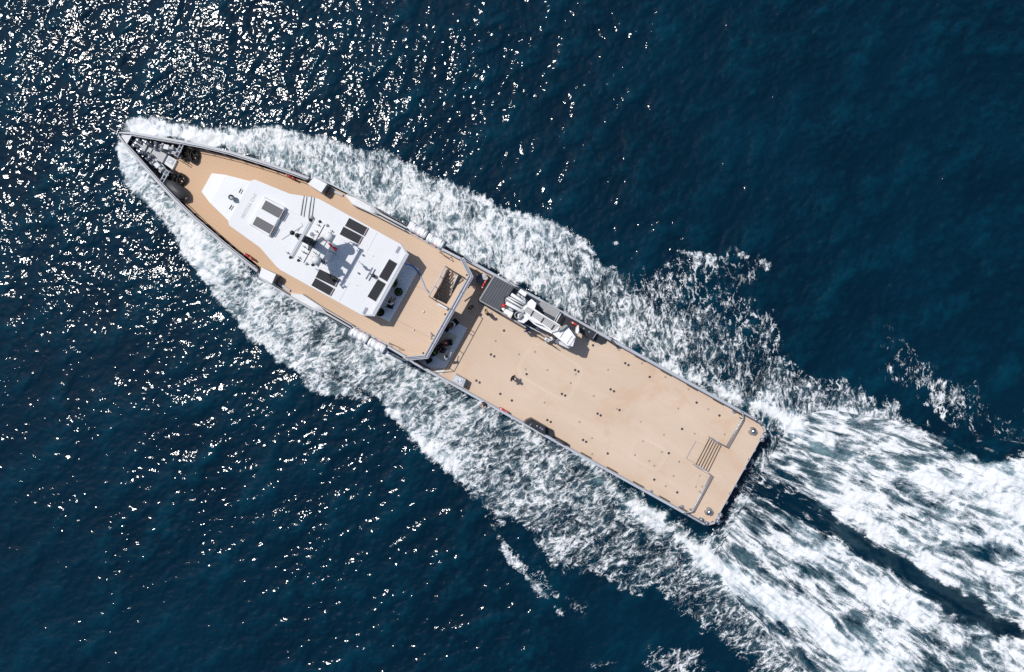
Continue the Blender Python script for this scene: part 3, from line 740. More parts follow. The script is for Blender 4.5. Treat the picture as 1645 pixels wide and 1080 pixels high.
# main deck bulwark, each side, with dark freeing ports
for sg in (-1, 1):
    gates = [(36.9, 39.6), (40.0, 41.1)] if sg < 0 else [(38.1, 40.7), (40.95, 42.2)]
    bm = BM()
    a0 = 27.4
    path_strip(bm, [(24.5, sg * 4.52), (54.6, sg * 4.52)], [(24.5, sg * 4.58), (54.6, sg * 4.58)], 3.0, 3.697); link('bulwark', bm, M['wall'], ship)
    bm = BM(); path_strip(bm, [(24.5, sg * 4.48), (52.6, sg * 4.48)], [(24.5, sg * 4.70), (52.6, sg * 4.70)], 3.70, 3.78); bevel(bm, 0.02, 1); link('bulwark_cap', bm, M['cap'], ship)
    bm = BM(); path_strip(bm, [(24.5, sg * 4.515), (52.6, sg * 4.515)], [(24.5, sg * 4.54), (52.6, sg * 4.54)], 3.783, 3.80); link('cap_strip', bm, M['disc'], ship)
    bm = BM(); path_strip(bm, [(52.6, sg * 4.53), (54.62, sg * 4.53), (55.07, sg * 4.10)], [(52.6, sg * 4.67), (54.68, sg * 4.67), (55.15, sg * 4.22)], 3.0, 3.22); link('stern_coaming', bm, M['cap'], ship)
    for s0 in (43.0, 45.4, 47.8, 50.2, 52.0):
        bm = BM(); box(bm, s0, s0 + 0.85, min(sg * 4.40, sg * 4.475), max(sg * 4.40, sg * 4.475), 3.02, 3.40); link('freeing_port', bm, M['brownrail'], ship)
bm = BM(); prism(bm, stp([(55.09, 4.10), (55.09, -4.10), (55.15, -4.10), (55.15, 4.10)]), 2.95, 3.035); link('stern_edge', bm, M['cap'], ship)
# ---- wheelhouse: sloping front, shouldered roof
RF = [(7.70, 0.80), (9.18, 1.22), (11.0, 1.66)]
house = None
def sym(p): return p + [(s, -t) for s, t in p[::-1]]
bm = BM()
prism(bm, stp(sym(RF[:2])), UPPER, ROOF, ztop=[6.45, 7.55, 7.55, 6.45]); link('sloping_front', bm, M['white'], ship)
bm = BM(); prism(bm, stp(sym([(9.183, 1.21), (11.0, 1.65), (11.45, 1.80)])), UPPER, ROOF, ztop=[7.55, 7.86, 7.90, 7.90, 7.86, 7.55]); link('forward_roof', bm, M['white'], ship)
walls = [(11.3, 1.75), (14.1, 2.12), (16.2, 2.82), (22.5, 2.82)]
bm = BM(); prism(bm, stp(sym(walls)), UPPER, ROOF - 0.183); link('house_wall', bm, M['wall'], ship)
roofp = [(11.15, 1.72), (11.37, 1.95), (14.15, 2.28), (15.9, 2.92), (16.3, 3.0), (23.1, 3.0), (24.0, 2.6)]
bm = BM(); prism(bm, stp(sym(roofp)), ROOF - 0.18, ROOF); bevel(bm, 0.025, 2); roof = link('roof', bm, M['white'], ship)
# fascia lip along the after edge
bm = BM(); path_strip(bm, sym([(23.12, 2.98), (23.86, 2.55)]), sym([(23.16, 3.03), (24.05, 2.62)]), ROOF - 0.32, ROOF + 0.03); link('fascia', bm, M['cap'], roof)
bm = BM(); box(bm, 23.66, 23.84, -2.5, 2.5, ROOF + 0.002, ROOF + 0.05); link('edge_trim', bm, M['white'], roof)
# raised forward block of the roof
a_ = [(12.75, 1.12), (14.45, 1.22)]
bm = BM(); prism(bm, stp(sym(a_)), ROOF + 0.002, ROOF + 0.42, bot=stp(sym([(12.62, 1.18), (14.47, 1.25)])), ztop=[8.36, 8.44, 8.44, 8.36]); bevel(bm, 0.03); block = link('raised_roof_block', bm, M['white'], ship)
for sg in (-1, 1):
    bm = BM(); box(bm, 14.6, 21.8, sg * 1.24 - 0.025, sg * 1.24 + 0.025, ROOF + 0.002, ROOF + 0.10); link('roof_batten', bm, M['white'], roof)
# faint plate seams
for (p, q) in [((11.0, -1.9), (11.0, -1.9))]: pass
for s in (21.2,):
    for sg in (-1, 1):
        bm = BM(); box(bm, s, s + 0.025, min(sg * 1.35, sg * 2.9), max(sg * 1.35, sg * 2.9), ROOF + 0.002, ROOF + 0.02); link('roof_seam', bm, M['rail_grey'], roof)

def solar(name, px4, z, mat, roofo, tilt=0.0):
    c = [Vector(atw(a, b, z)) for a, b in px4]
    ctr = sum(c, Vector()) / 4
    ux = (c[1] - c[0]).normalized(); lx = ((c[1] - c[0]).length + (c[2] - c[3]).length) / 2; ly = ((c[3] - c[0]).length + (c[2] - c[1]).length) / 2
    ang = math.atan2(ux.y, ux.x)
    p = bpy.data.objects.new(name, None)
    def bx(bm, x, y, z0, z1, x0=0, y0=0):
        vs = [bm.verts.new((x0 + sx * x / 2, y0 + sy * y / 2, zz)) for zz in (z0, z1) for sx, sy in ((-1, -1), (1, -1), (1, 1), (-1, 1))]
        for f in ((0, 3, 2, 1), (4, 5, 6, 7), (0, 1, 5, 4), (1, 2, 6, 5), (2, 3, 7, 6), (3, 0, 4, 7)): bm.faces.new([vs[i] for i in f])
    bm = BM(); bx(bm, lx + 0.06, ly + 0.06, 0, 0.035)
    fr = link(name, bm, M['rail_grey'], None, local=True); bpy.data.objects.remove(p)
    fr.parent = ship; fr.location = Vector((ctr.x, ctr.y, z)) - wloc(ship); fr.rotation_euler = (0, 0, ang); ORG[fr.name] = Vector((ctr.x, ctr.y, z))
    bm = BM(); bx(bm, lx, ly, 0.036, 0.05)
    link('cells', bm, mat, fr, local=True)
    bm = BM(); bx(bm, 0.05, ly, 0.0, 0.045, x0=lx / 2 + 0.10)
    link('cable_strip', bm, M['cloth_m'], fr, local=True)
    return fr
solar('solar_panel', [(427.3, 322), (455.3, 337.3), (448, 351.3), (420, 335.3)], 8.44, M['solar_glare'], roof)
solar('solar_panel', [(413.3, 348), (440.7, 363.3), (433.3, 376), (405.3, 360.7)], 8.44, M['solar_glare'], roof)
for q in ([(561.3, 350.4), (591, 366.3), (583, 378), (554, 363.3)], [(552.7, 364.7), (582, 380), (574.7, 392), (545.3, 376)],
          [(513.3, 432.4), (544, 447.3), (536.7, 461.3), (508, 444.7)], [(506.7, 446.7), (535.3, 462.7), (530, 475.3), (500.7, 458.7)]):
    solar('solar_panel', q, 8.004, M['solar'], roof)
for q in ([(609.3, 445.3), (622, 452.7), (638.7, 423.3), (624.7, 416.7)], [(591, 477), (603.3, 484.4), (620.7, 455.3), (606, 449.3)]):
    solar('solar_panel', q, 8.004, M['solar'], roof)

# registration number lettered on the roof
cu = bpy.data.curves.new('roof_number', 'FONT'); cu.body = 'IMO 9922380'; cu.size = 0.36; cu.align_x = 'CENTER'; cu.align_y = 'CENTER'; cu.extrude = 0.004
cu.space_character = 1.0
tmp = bpy.data.objects.new('roof_number', cu); COL.objects.link(tmp)
bpy.context.view_layer.update()
me = bpy.data.meshes.new_from_object(tmp.evaluated_get(bpy.context.evaluated_depsgraph_get()))
COL.objects.unlink(tmp); bpy.data.objects.remove(tmp)
me.name = 'roof_number'; me.materials.clear(); me.materials.append(M['crane_g'])
xs = [v.co.x for v in me.vertices]; wdt = max(xs) - min(xs)
num = bpy.data.objects.new('roof_number', me); COL.objects.link(num)
num.parent = ship; c = atw(399.5, 331, ROOF)
# lay it on the forward roof, read looking aft
num.location = Vector((c.x, c.y, 8.006)) - wloc(ship); num.rotation_euler = (0, 0, math.atan2(V.y, V.x)); num.scale = (2.05 / wdt, 1.0, 1)
# small fittings on the forward roof
def fit(name, bm, m, par=ship, **k): return link(name, bm, m, par, **k)
for (a, b, c_, d) in [(387.6, 303.3, 384, 310), (372.6, 329.7, 368.4, 336.3)]:
    bm = BM(); tube(bm, [atw(a, b, 8.0), atw(c_, d, 8.0)], 0.045, 6); fit('horn', bm, M['darkbox'])
bm = BM(); lathe(bm, atw(375, 319, 7.85), [(0.13, 0), (0.13, 0.25), (0.20, 0.32), (0.20, 0.55), (0.12, 0.68), (0, 0.72)], 14); fit('searchlight', bm, M['darkbox'])
bm = BM(); lathe(bm, atw(377.5, 321, 7.85), [(0.05, 0), (0.05, 0.6), (0.12, 0.62), (0.12, 0.8), (0, 0.84)], 12); fit('camera_head', bm, M['cap'])
# two long hoop ladders lying over the roof shoulder
for (p, q, r, s_) in [((488, 313.4), (492.5, 316), (487.5, 348.7), (483.3, 346.3)), ((500, 314.5), (504.5, 317), (500.5, 352), (495.5, 350.5))]:
    bm = BM(); tube(bm, [atw(*p, 8.07), atw(*q, 8.07), atw(*r, 8.07), atw(*s_, 8.07)], 0.032, 6, closed=True)
    fit('boarding_ladder_rail', bm, M['dullsteel'])
for (a, b) in [(639.5, 401.5), (586.8, 499.5)]:
    s, t = at(a, b, 8.0); bm = BM(); box(bm, s - 0.10, s + 0.10, t - 0.26, t + 0.26, 8.004, 8.05); fit('roof_vent', bm, M['disc'])

# ---- mast
mb = at(484, 382, 13.2)
mast_s, mast_t = mb
mast = empty('mast', W(mast_s, mast_t, 8.0), parent=ship)
def msub(name, bm, m, **k): return link(name, bm, m, mast, **k)
bm = BM()
for ds, dt in ((-.17, -.17), (-.17, .17), (.17, -.17), (.17, .17)):
    tube(bm, [W(mast_s + ds * 1.6, mast_t + dt * 1.6, 8.0), W(mast_s + ds, mast_t + dt, 13.3)], 0.045, 6)
z = 8.3
while z < 13.2:
    for a, b in (((-.2, -.2), (.2, -.2)), ((.2, -.2), (.2, .2)), ((.2, .2), (-.2, .2)), ((-.2, .2), (-.2, -.2))):
        tube(bm, [W(mast_s + a[0], mast_t + a[1], z), W(mast_s + b[0], mast_t + b[1], z)], 0.022, 5)
    z += 0.30
msub('lattice_tower', bm, M['navy'])
bm = BM(); prism(bm, stp([(mast_s - .13, mast_t - .15), (mast_s + .13, mast_t - .15), (mast_s + .13, mast_t + .15), (mast_s - .13, mast_t + .15)]), 8.0, 13.1); msub('mast_core', bm, M['navy'])
y0 = at(502.2, 348.7, 13.4); y1 = at(467.6, 413.6, 13.4)
ys = (y0[0] + y1[0]) / 2
bm = BM(); box(bm, ys - 0.10, ys + 0.10, y0[1], y1[1], 13.3, 13.42); bevel(bm, 0.02, 1); msub('yard', bm, M['cap'])
bm = BM(); tube(bm, [W(ys + 0.16, y0[1], 13.34), W(ys + 0.16, y1[1], 13.34)], 0.022, 5); msub('yard_cable', bm, M['darkbox'])
# lower spreader and broad platform aft of the tower
z2 = 10.9
l0 = at(521.8, 361, z2); l1 = at(488, 422.4, z2)
bm = BM(); tube(bm, [W(l0[0], l0[1], z2), W(l1[0], l1[1], z2)], 0.035, 6); msub('spreader', bm, M['darkbox'])
bm = BM(); prism(bm, stp([(mast_s - 0.15, mast_t - .55), (mast_s + 0.75, mast_t - 1.35), (mast_s + 1.15, mast_t - 1.35), (mast_s + 1.15, mast_t + 1.35), (mast_s + 0.75, mast_t + 1.35), (mast_s - .15, mast_t + .55)]), 9.90, 10.0); msub('radar_platform', bm, M['white'])
bm = BM(); prism(bm, stp([(mast_s - .3, mast_t - .34), (mast_s + 0.8, mast_t - .34), (mast_s + 0.8, mast_t + .34), (mast_s - .3, mast_t + .34)]), 8.0, 9.895, bot=stp([(mast_s - .5, mast_t - .8), (mast_s + 1.15, mast_t - .7), (mast_s + 1.15, mast_t + .7), (mast_s - .5, mast_t + .8)])); msub('mast_base', bm, M['white'])
for dt in (-0.95, 0.95):
    bm = BM(); lathe(bm, W(mast_s + 0.9, mast_t + dt, 10.003), [(0.10, 0), (0.10, .15), (0.30, .2), (0.33, .45), (0.25, .68), (0.12, .78), (0, .8)], 16); msub('radome', bm, M['white'])
# long white radar scanner ahead of the tower
r0 = atw(485.5, 360.5, 12.3); r1 = atw(450.5, 381.5, 12.3)
dr = (r1 - r0).normalized(); nr = Vector((-dr.y, dr.x, 0))
bm = BM(); prism(bm, [(p.x, p.y) for p in (r0 - nr * .12, r1 - nr * .20, r1 + nr * .20, r0 + nr * .12)], 12.2, 12.36); bevel(bm, 0.03); msub('radar_scanner', bm, M['white'])
bm = BM(); tube(bm, [atw(453, 384, 12.1), atw(470, 373, 12.0), atw(486, 362, 12.1), atw(478, 372, 11.9)], 0.03, 6); msub('scanner_bracket', bm, M['dullsteel'])
for (a, b, zz) in ((470.3, 374.6, 12.2), (478.5, 378.8, 12.6)):
    bm = BM(); lathe(bm, atw(a, b, zz), [(0.11, -0.15), (0.16, 0), (0.16, 0.2), (0.1, 0.34), (0, 0.36)], 14); msub('radar_gearbox', bm, M['darkbox'])
# lamps and small aerials on yard, spreader and platform
for i, (a, b, zz) in enumerate([(502, 349, 13.5), (499, 353.5, 13.45), (514.6, 356.6, 11.8), (526.6, 362.9, 11.3), (467.4, 414, 13.5), (480.3, 418.8, 11.8), (493.5, 424.5, 11.3), (503, 426, 10.9), (490.5, 383.7, 12.9)]):
    bm = BM(); lathe(bm, atw(a, b, zz), [(0.035, -0.5), (0.035, 0), (0.10, 0.02), (0.11, 0.14), (0.06, 0.20), (0, 0.21)], 10); msub('navigation_lamp', bm, M['darkbox'] if i % 3 else M['crane_g'])
for (a, b) in [(512.5, 362), (509.5, 372), (489.5, 396.5), (495, 400.5), (488, 405), (492.5, 407.3), (482, 414.2), (534, 371.5), (462.8, 406.5)]:
    zz = 11.2; w0 = atw(a, b, zz); bm = BM(); tube(bm, [w0 - U * .18, w0 + U * .18 + V * .05], 0.02, 5); tube(bm, [w0, w0 - Vector((0, 0, 0.5))], 0.018, 5); tube(bm, [w0 + V * .1, w0 - V * .1], 0.018, 5); msub('aerial', bm, M['darkbox'])
for (a, b) in [(501.3, 376.7), (506.2, 380.2)]:  # flat grey discs stand in for the shadows of satellite domes
    bm = BM(); lathe(bm, atw(a, b, 9.6), [(0.03, -1.6), (0.03, 0), (0.16, 0.02), (0.15, 0.05), (0, 0.06)], 16); msub('dome_shadow_disc', bm, M['disc'])
bm = BM(); tube(bm, [atw(515, 396, 9.0), atw(530, 404, 8.9), atw(540, 409, 8.05)], 0.02, 5); msub('stay', bm, M['darkbox'])
# grey bar on a low post, aft on the roof
bm = BM(); p0 = atw(598.7, 430, 8.35); p1 = atw(588, 448.7, 8.35); tube(bm, [p0, p1], 0.06, 6); tube(bm, [(p0 + p1) / 2, (p0 + p1) / 2 - Vector((0, 0, .35))], 0.05, 6); fit('roof_bar', bm, M['disc'])
bm = BM(); lathe(bm, atw(601.3, 443.8, 8.0), [(0.11, 0), (0.11, .25), (0.15, .3), (0.13, .42), (0, .48)], 12); fit('camera_dome', bm, M['darkbox'])
for (a, b) in [(582.5, 409.5), (575.3, 438.5), (553, 459.5), (560.5, 433)]:
    bm = BM(); lathe(bm, atw(a, b, 8.0), [(0.07, 0), (0.07, .3), (0, .34)], 10); fit('roof_fitting', bm, M['white'])

def cloth(name, pts, h, mat, wav=0.10, drop=0.0, tilt=0.0):
    """vertical cloth flying along pts; h: list of heights along it"""
    bm = BM(); n = 24; rowsv = []
    P_ = [Vector(p) for p in pts]
    for i in range(n + 1):
        f = i / n * (len(P_) - 1); j = min(int(f), len(P_) - 2); p = P_[j].lerp(P_[j + 1], f - j)
        hh = float(np.interp(i / n, np.linspace(0, 1, len(h)), h))
        d = (P_[-1] - P_[0]).normalized(); nn = Vector((-d.y, d.x, 0))
        rowsv.append([bm.verts.new(p + nn * (wav * math.sin(i * 0.9 + k * 0.7) * i / n) - Vector((0, 0, hh * k / 5 - drop * i / n)) + nn * (hh * k / 5 * tilt)) for k in range(6)])
    for A, B_ in zip(rowsv, rowsv[1:]):
        for k in range(5): bm.faces.new((A[k], A[k + 1], B_[k + 1], B_[k]))
    bmesh.ops.solidify(bm, geom=bm.faces[:], thickness=0.012)
    return bm
bm = cloth('f', [atw(511, 378, 12.6), atw(526, 388.5, 12.2), atw(541.5, 400, 12.0)], [0.08, 0.10, 0.14, 0.28, 0.55, 0.42], M['flagred'], 0.05, tilt=-0.40)
fl_ = link('flag', bm, M['flagred'], smooth=True); tag(fl_, 'red flag streaming aft from the mast', 'flag')
bm = cloth('f', [atw(509, 417.5, 10.3), atw(515, 420, 10.2), atw(521.5, 426, 10.2)], [0.55, 0.5, 0.45], M['cloth_w'], 0.10, tilt=0.6)
f2 = empty('flag', atw(509, 417.5, 9.2), label='small white flag with a navy stripe below the mast', cat='flag')
link('white_cloth', bm, M['cloth_w'], f2, smooth=True)
bm = cloth('f', [atw(512, 417.6, 10.37), atw(517, 421.0, 10.34), atw(521, 424.6, 10.34)], [0.16, 0.16, 0.16], M['navycloth'], 0.10, tilt=0.6)
link('navy_stripe', bm, M['navycloth'], f2, smooth=True)
bm = BM(); tube(bm, [atw(509, 417.5, 8.0), atw(509, 417.5, 10.4)], 0.02, 6); link('staff', bm, M['rail_grey'], f2)

# ---- pale platform in the shade behind the house
pad = [at(a, b, 5.66) for a, b in [(648, 418.5), (673, 432), (625.5, 517.3), (600, 504)]]
bm = BM(); prism(bm, stp(pad), 5.503, 5.66); bevel(bm, 0.02, 1); link('sheltered_platform', bm, M['mat_grey'], ship)
# seams on the open upper deck
def deck_line(pts, z, w, m=M['brownrail'], name='deck_seam', par=ship, h=0.006):
    bm = BM()
    P_ = [atw(a, b, z) for a, b in pts]
    for p, q in zip(P_, P_[1:]):
        d = (q - p).normalized(); nn = Vector((-d.y, d.x, 0)) * w / 2
        prism(bm, [(v.x, v.y) for v in (p - nn, q - nn, q + nn, p + nn)], z + 0.0012, z + h)
    return link(name, bm, m, par)
M['seam_b'] = paint('worn_seam', (0.48, 0.34, 0.24), 0.8, 0.08, 3)
deck_line([(638, 514), (690, 542)], UPPER, 0.05, M['seam_b'])
deck_line([(668, 459), (683, 466), (690.5, 471)], UPPER, 0.05, M['seam_b'])
for (a, b) in [(680.5, 500.7), (664.6, 530)]:
    bm = BM(); lathe(bm, atw(a, b, UPPER), [(0.07, 0), (0.07, 0.1), (0.04, 0.14), (0, 0.15)], 12); link('deck_fitting', bm, M['white'], ship)
# small tripod fitting by the after bulwark
bm = BM(); c = atw(694, 539.5, 6.1)
for a in range(3): tube(bm, [c, Vector((c.x + .3 * math.cos(a * 2.1), c.y + .3 * math.sin(a * 2.1), 5.5))], 0.03, 5)
lathe(bm, c, [(0.1, 0), (0.1, .08), (0, .1)], 10); link('tripod_stand', bm, M['dullsteel'], ship)

# ---- stair well: frame rails, treads going down
fr4 = [(715.2, 427.5), (748.0, 446.5), (721.5, 495.5), (688.8, 476.5)]
for (p, q) in ((fr4[0], fr4[3]), (fr4[1], fr4[2])):
    pass
bm = BM(); tube(bm, [atw(*fr4[0], 6.5), atw(*fr4[3], 6.5)], 0.05, 8)
for f in (0, .33, .66, 1): 
    p = Vector(atw(*fr4[0], 6.5)).lerp(atw(*fr4[3], 6.5), f); tube(bm, [p, Vector((p.x, p.y, 5.5))], 0.03, 6)
tube(bm, [atw(715.2, 427.5, 6.05), atw(688.8, 476.5, 6.05)], 0.025, 6)
link('stair_guard_rail', bm, M['rail_grey'], ship)
for pr in (((715.2, 427.5), (748.0, 447.5)), ((688.8, 476.5), (721.5, 495.5))):
    bm = BM(); tube(bm, [atw(*pr[0], 6.5), atw(*pr[1], 6.5)], 0.03, 6); tube(bm, [atw(*pr[0], 6.0), atw(*pr[1], 6.0)], 0.02, 6)
    for f in (.33, .66): 
        p = Vector(atw(*pr[0], 6.5)).lerp(atw(*pr[1], 6.5), f); tube(bm, [p, Vector((p.x, p.y, 5.5))], 0.025, 6)
    link('stair_guard_rail', bm, M['brownrail'], ship)
bm = BM(); p = atw(735, 442.5, 6.45); q = atw(724, 468, 5.3); tube(bm, [p, q], 0.055, 8); tube(bm, [p, Vector((p.x, p.y, 5.4))], 0.04, 6); link('hand_rail', bm, M['rail_grey'], ship)
bm = BM(); p = atw(718.5, 433, 5.9); q = atw(703, 469, 5.3); r_ = atw(708.5, 483, 4.9); tube(bm, [p, q, r_], 0.05, 8); link('hand_rail', bm, M['wall'], ship)
for i in range(10):
    f = i / 9
    c = Vector(atw(727.5, 436, 5.35)).lerp(atw(711, 484, 3.2), f)
    bm = BM(); 
    s = (c - O).dot(U); t = (c - O).dot(V)
    box(bm, s - 0.45, s + 0.45, t - 0.13, t + 0.13, c.z - 0.04, c.z)
    link('stair_tread', bm, M['upper_deck'], ship)
bm = BM(); prism(bm, pxp([(704.5, 486), (720, 494.5), (717.5, 498), (702.5, 489.5)], 6.0), 5.5, 6.0); bevel(bm, 0.05); link('bin', bm, M['white'], ship)

# ---- bow mooring deck
bm = BM(); prism(bm, stp([(1.2, -0.42), (4.56, -1.66), (4.56, 1.66), (1.2, 0.42)]), 4.85, 4.98); link('mooring_deck', bm, M['navy'], ship)
for sg in (-1, 1):
    bm = BM(); path_strip(bm, [(1.2, sg * .36), (4.5, sg * 1.52)], [(1.2, sg * .455), (4.5, sg * 1.62)], 4.98, 6.45); link('bulwark_lining', bm, M['navy'], ship)
    bm = BM(); path_strip(bm, [(4.5, sg * 1.56), (14.2, sg * 3.86)], [(4.5, sg * 1.57), (14.2, sg * 3.87)], 5.0, 5.4); bm.free()
bm = BM(); prism(bm, pxp([(219.3, 225.7), (216.3, 231.2), (231.5, 244.8), (237.4, 232)], 6.15), 4.985, 6.15); bevel(bm, 0.02, 1); link('winch_plinth', bm, M['pit'], ship)
bm = BM(); prism(bm, pxp([(248.5, 237.5), (268, 248), (260.5, 262), (254.4, 259.4), (239.6, 248.3)], 5.9), 4.985, 5.9); bevel(bm, 0.02, 1); link('winch_plinth', bm, M['pit'], ship)
bm = BM(); prism(bm, pxp([(241, 234), (246.5, 236.6), (238.5, 250.5), (233.5, 246.5)], 6.0), 4.985, 6.0); link('winch_plinth', bm, M['cap'], ship)
for side_pl in ([(250, 232.5), (284, 240), (282, 248), (268, 246.5), (248, 237.5)], [(239.5, 257), (261, 279.5), (268, 274), (261, 264), (243, 251)]):
    bm = BM(); prism(bm, pxp(side_pl, 5.85), 4.985, 5.85); link('winch_plinth', bm, M['pit'], ship)
bm = BM(); prism(bm, pxp([(268.5, 248.3), (284, 257.5), (277, 272.8), (261.3, 261.5)], 5.72), 4.985, 5.72); bevel(bm, 0.04); ht = link('hatch', bm, M['white'], ship)
bm = BM(); prism(bm, pxp([(271.5, 252.5), (280.5, 257.8), (276.5, 266), (267, 260)], 5.76), 5.722, 5.76); bevel(bm, 0.02, 1); link('hatch_lid', bm, M['cap'], ht)
bm = BM(); prism(bm, pxp([(272.5, 258), (276.5, 260.5), (275, 263), (271, 260.5)], 5.80), 5.762, 5.80); link('hatch_plate', bm, M['white'], ht)
# breakwater ladders each side of the hatch
for (p0, p1, q0, q1) in (((292, 228.5), (280.3, 249.5), (296.5, 229.5), (285.3, 252.5)), ((267, 273), (256.5, 293), (272, 276), (261.5, 294.5))):
    A0, A1, B0, B1 = [atw(a, b, 6.5) for a, b in (p0, p1, q0, q1)]
    bm = BM(); tube(bm, [A0, A1], 0.05, 6); tube(bm, [B0, B1], 0.05, 6)
    for f in (0.02, .35, .68, .98): tube(bm, [A0.lerp(A1, f), B0.lerp(B1, f)], 0.035, 6)
    for p in (A0, A1, B0, B1): tube(bm, [p, Vector((p.x, p.y, 5.0))], 0.04, 6)
    link('breakwater_frame', bm, M['cap'], ship)
bm = BM(); tube(bm, [atw(280, 252, 6.2), atw(295.5, 262, 6.2), atw(297, 258.5, 6.2), atw(283.5, 251, 6.2)], 0.03, 6); link('hand_rail', bm, M['brownrail'], ship)
bm = BM(); tube(bm, [atw(299.5, 236, 6.3), atw(305, 238, 6.3), atw(303.5, 243.5, 5.6)], 0.025, 6); tube(bm, [atw(303.5, 237, 6.3), atw(309, 239.5, 6.3), atw(307.5, 245, 5.6)], 0.025, 6); link('hand_rail', bm, M['brownrail'], ship)
# ------------------------------------------------------------------ free-standing things
def ang_px(a, b, z=5.5):
    p, q = atw(*a, z), atw(*b, z); return math.atan2(q.y - p.y, q.x - p.x)
def lbox(bm, x0, x1, y0, y1, z0, z1, mat=0, bev=0):
    vs = [bm.verts.new((x, y, z)) for z in (z0, z1) for x, y in ((x0, y0), (x1, y0), (x1, y1), (x0, y1))]
    for f in ((0, 3, 2, 1), (4, 5, 6, 7), (0, 1, 5, 4), (1, 2, 6, 5), (2, 3, 7, 6), (3, 0, 4, 7)): bm.faces.new([vs[i] for i in f]).material_index = mat
def copy_tree(o, loc, rotz, parent=None):
    c = o.copy(); COL.objects.link(c)
    if parent is None: c.location = loc; c.rotation_euler = (0, 0, rotz); ORG[c.name] = Vector(loc)
    else: c.parent = parent
    for ch in list(o.children): copy_tree(ch, None, None, c)
    return c
def place(kind_fn, px, py, z, rotz, label, group=None, **k):
    o = kind_fn(**k); o.location = atw(px, py, z); o.rotation_euler = (0, 0, rotz); o['label'] = label
    if group: o['group'] = group
    return o

# windlasses
def make_windlass():
    r = empty('anchor_windlass', (0, 0, 0), cat='windlass')
    bm = BM(); lbox(bm, -1.05, 1.05, -0.24, 0.24, 0, 0.06); link('bed_plate', bm, M['cap'], r, local=True)
    bm = BM(); lathe(bm, (-0.55, -0.32, 0.3), [(0.20, 0), (0.20, 0.05), (0.11, 0.07), (0.11, 0.5), (0.20, 0.52), (0.20, 0.57)], 14, axis=(0, 1, 0)); link('warping_drum', bm, M['dullsteel'], r, local=True)
    bm = BM(); lathe(bm, (-0.05, -0.28, 0.3), [(0.24, 0), (0.24, 0.08), (0.14, 0.12), (0.14, 0.3), (0.24, 0.34), (0.24, 0.42)], 14, axis=(0, 1, 0)); link('chain_wheel', bm, M['dullsteel'], r, local=True)
    bm = BM(); lbox(bm, 0.12, 0.5, -0.15, 0.2, 0.06, 0.42); bevel(bm, 0.04); link('gearbox', bm, M['white'], r, local=True)
    bm = BM(); lathe(bm, (0.5, 0.02, 0.26), [(0.12, 0), (0.12, 0.32), (0.08, 0.36), (0, 0.37)], 12, axis=(1, 0, 0)); link('motor', bm, M['pit'], r, local=True)
    bm = BM(); lathe(bm, (1.15, 0, 0.02), [(0.24, 0), (0.24, 0.06), (0.13, 0.09), (0.13, 0.32), (0.24, 0.36), (0.24, 0.40), (0.07, 0.42), (0.07, 0.46), (0, 0.46)], 18); link('capstan', bm, M['steel'], r, local=True)
    bm = BM()
    for i in range(12): 
        lathe(bm, (-0.1 - 0.085 * i, 0.02, 0.12 + 0.012 * math.sin(i)), [(0.045, -0.03), (0.055, 0), (0.045, 0.03)], 6, axis=(0, 1, 0) if i % 2 else (0.3, 0, 1))
    link('chain', bm, M['dullsteel'], r, local=True)
    for i, (x, y) in enumerate(((-0.85, .12), (0.0, .22), (0.35, -.22), (0.78, .2))):
        bm = BM(); lathe(bm, (x, y, 0.06), [(0.05, 0), (0.05, .25), (.08, .27), (.08, .33), (0, .35)], 8); link('brake_handle', bm, M['white'] if i % 2 else M['darkbox'], r, local=True)
    return r
w0 = make_windlass()
w0.location = atw(264, 237.5, 5.855); w0.rotation_euler = (0, 0, ang_px((246, 234), (283, 241))); w0['label'] = 'black and steel windlass on the upper right side of the bow mooring deck'; w0['group'] = 'windlasses on the bow'
w1 = copy_tree(w0, atw(251, 262.5, 5.855), ang_px((239, 250), (262, 277))); w1['label'] = 'black and steel windlass on the lower left side of the bow mooring deck'
# roller fairleads
def make_fairlead():
    r = empty('roller_fairlead', (0, 0, 0), cat='fairlead')
    bm = BM(); lbox(bm, -0.62, 0.62, -0.15, 0.15, 0, 0.06); link('base', bm, M['dullsteel'], r, local=True)
    for x in (-0.32, 0.32):
        bm = BM(); lathe(bm, (x, 0, 0.06), [(0.19, 0), (0.2, 0.04), (0.12, 0.1), (0.12, 0.28), (0.19, 0.33), (0.15, 0.39), (0, 0.42)], 16); link('roller', bm, M['steel'], r, local=True)
    return r
f0 = make_fairlead(); f0.location = atw(231.5, 229.0, 6.155); f0.rotation_euler = (0, 0, ang_px((226, 226), (238, 229))); f0['label'] = 'shiny twin roller fairlead at the upper right edge of the bow mooring deck'; f0['group'] = 'fairleads on the bow'
f1 = copy_tree(f0, atw(223.5, 240.5, 6.155), ang_px((219.6, 238.3), (227.5, 247))); f1['label'] = 'shiny twin roller fairlead at the lower left edge of the bow mooring deck'

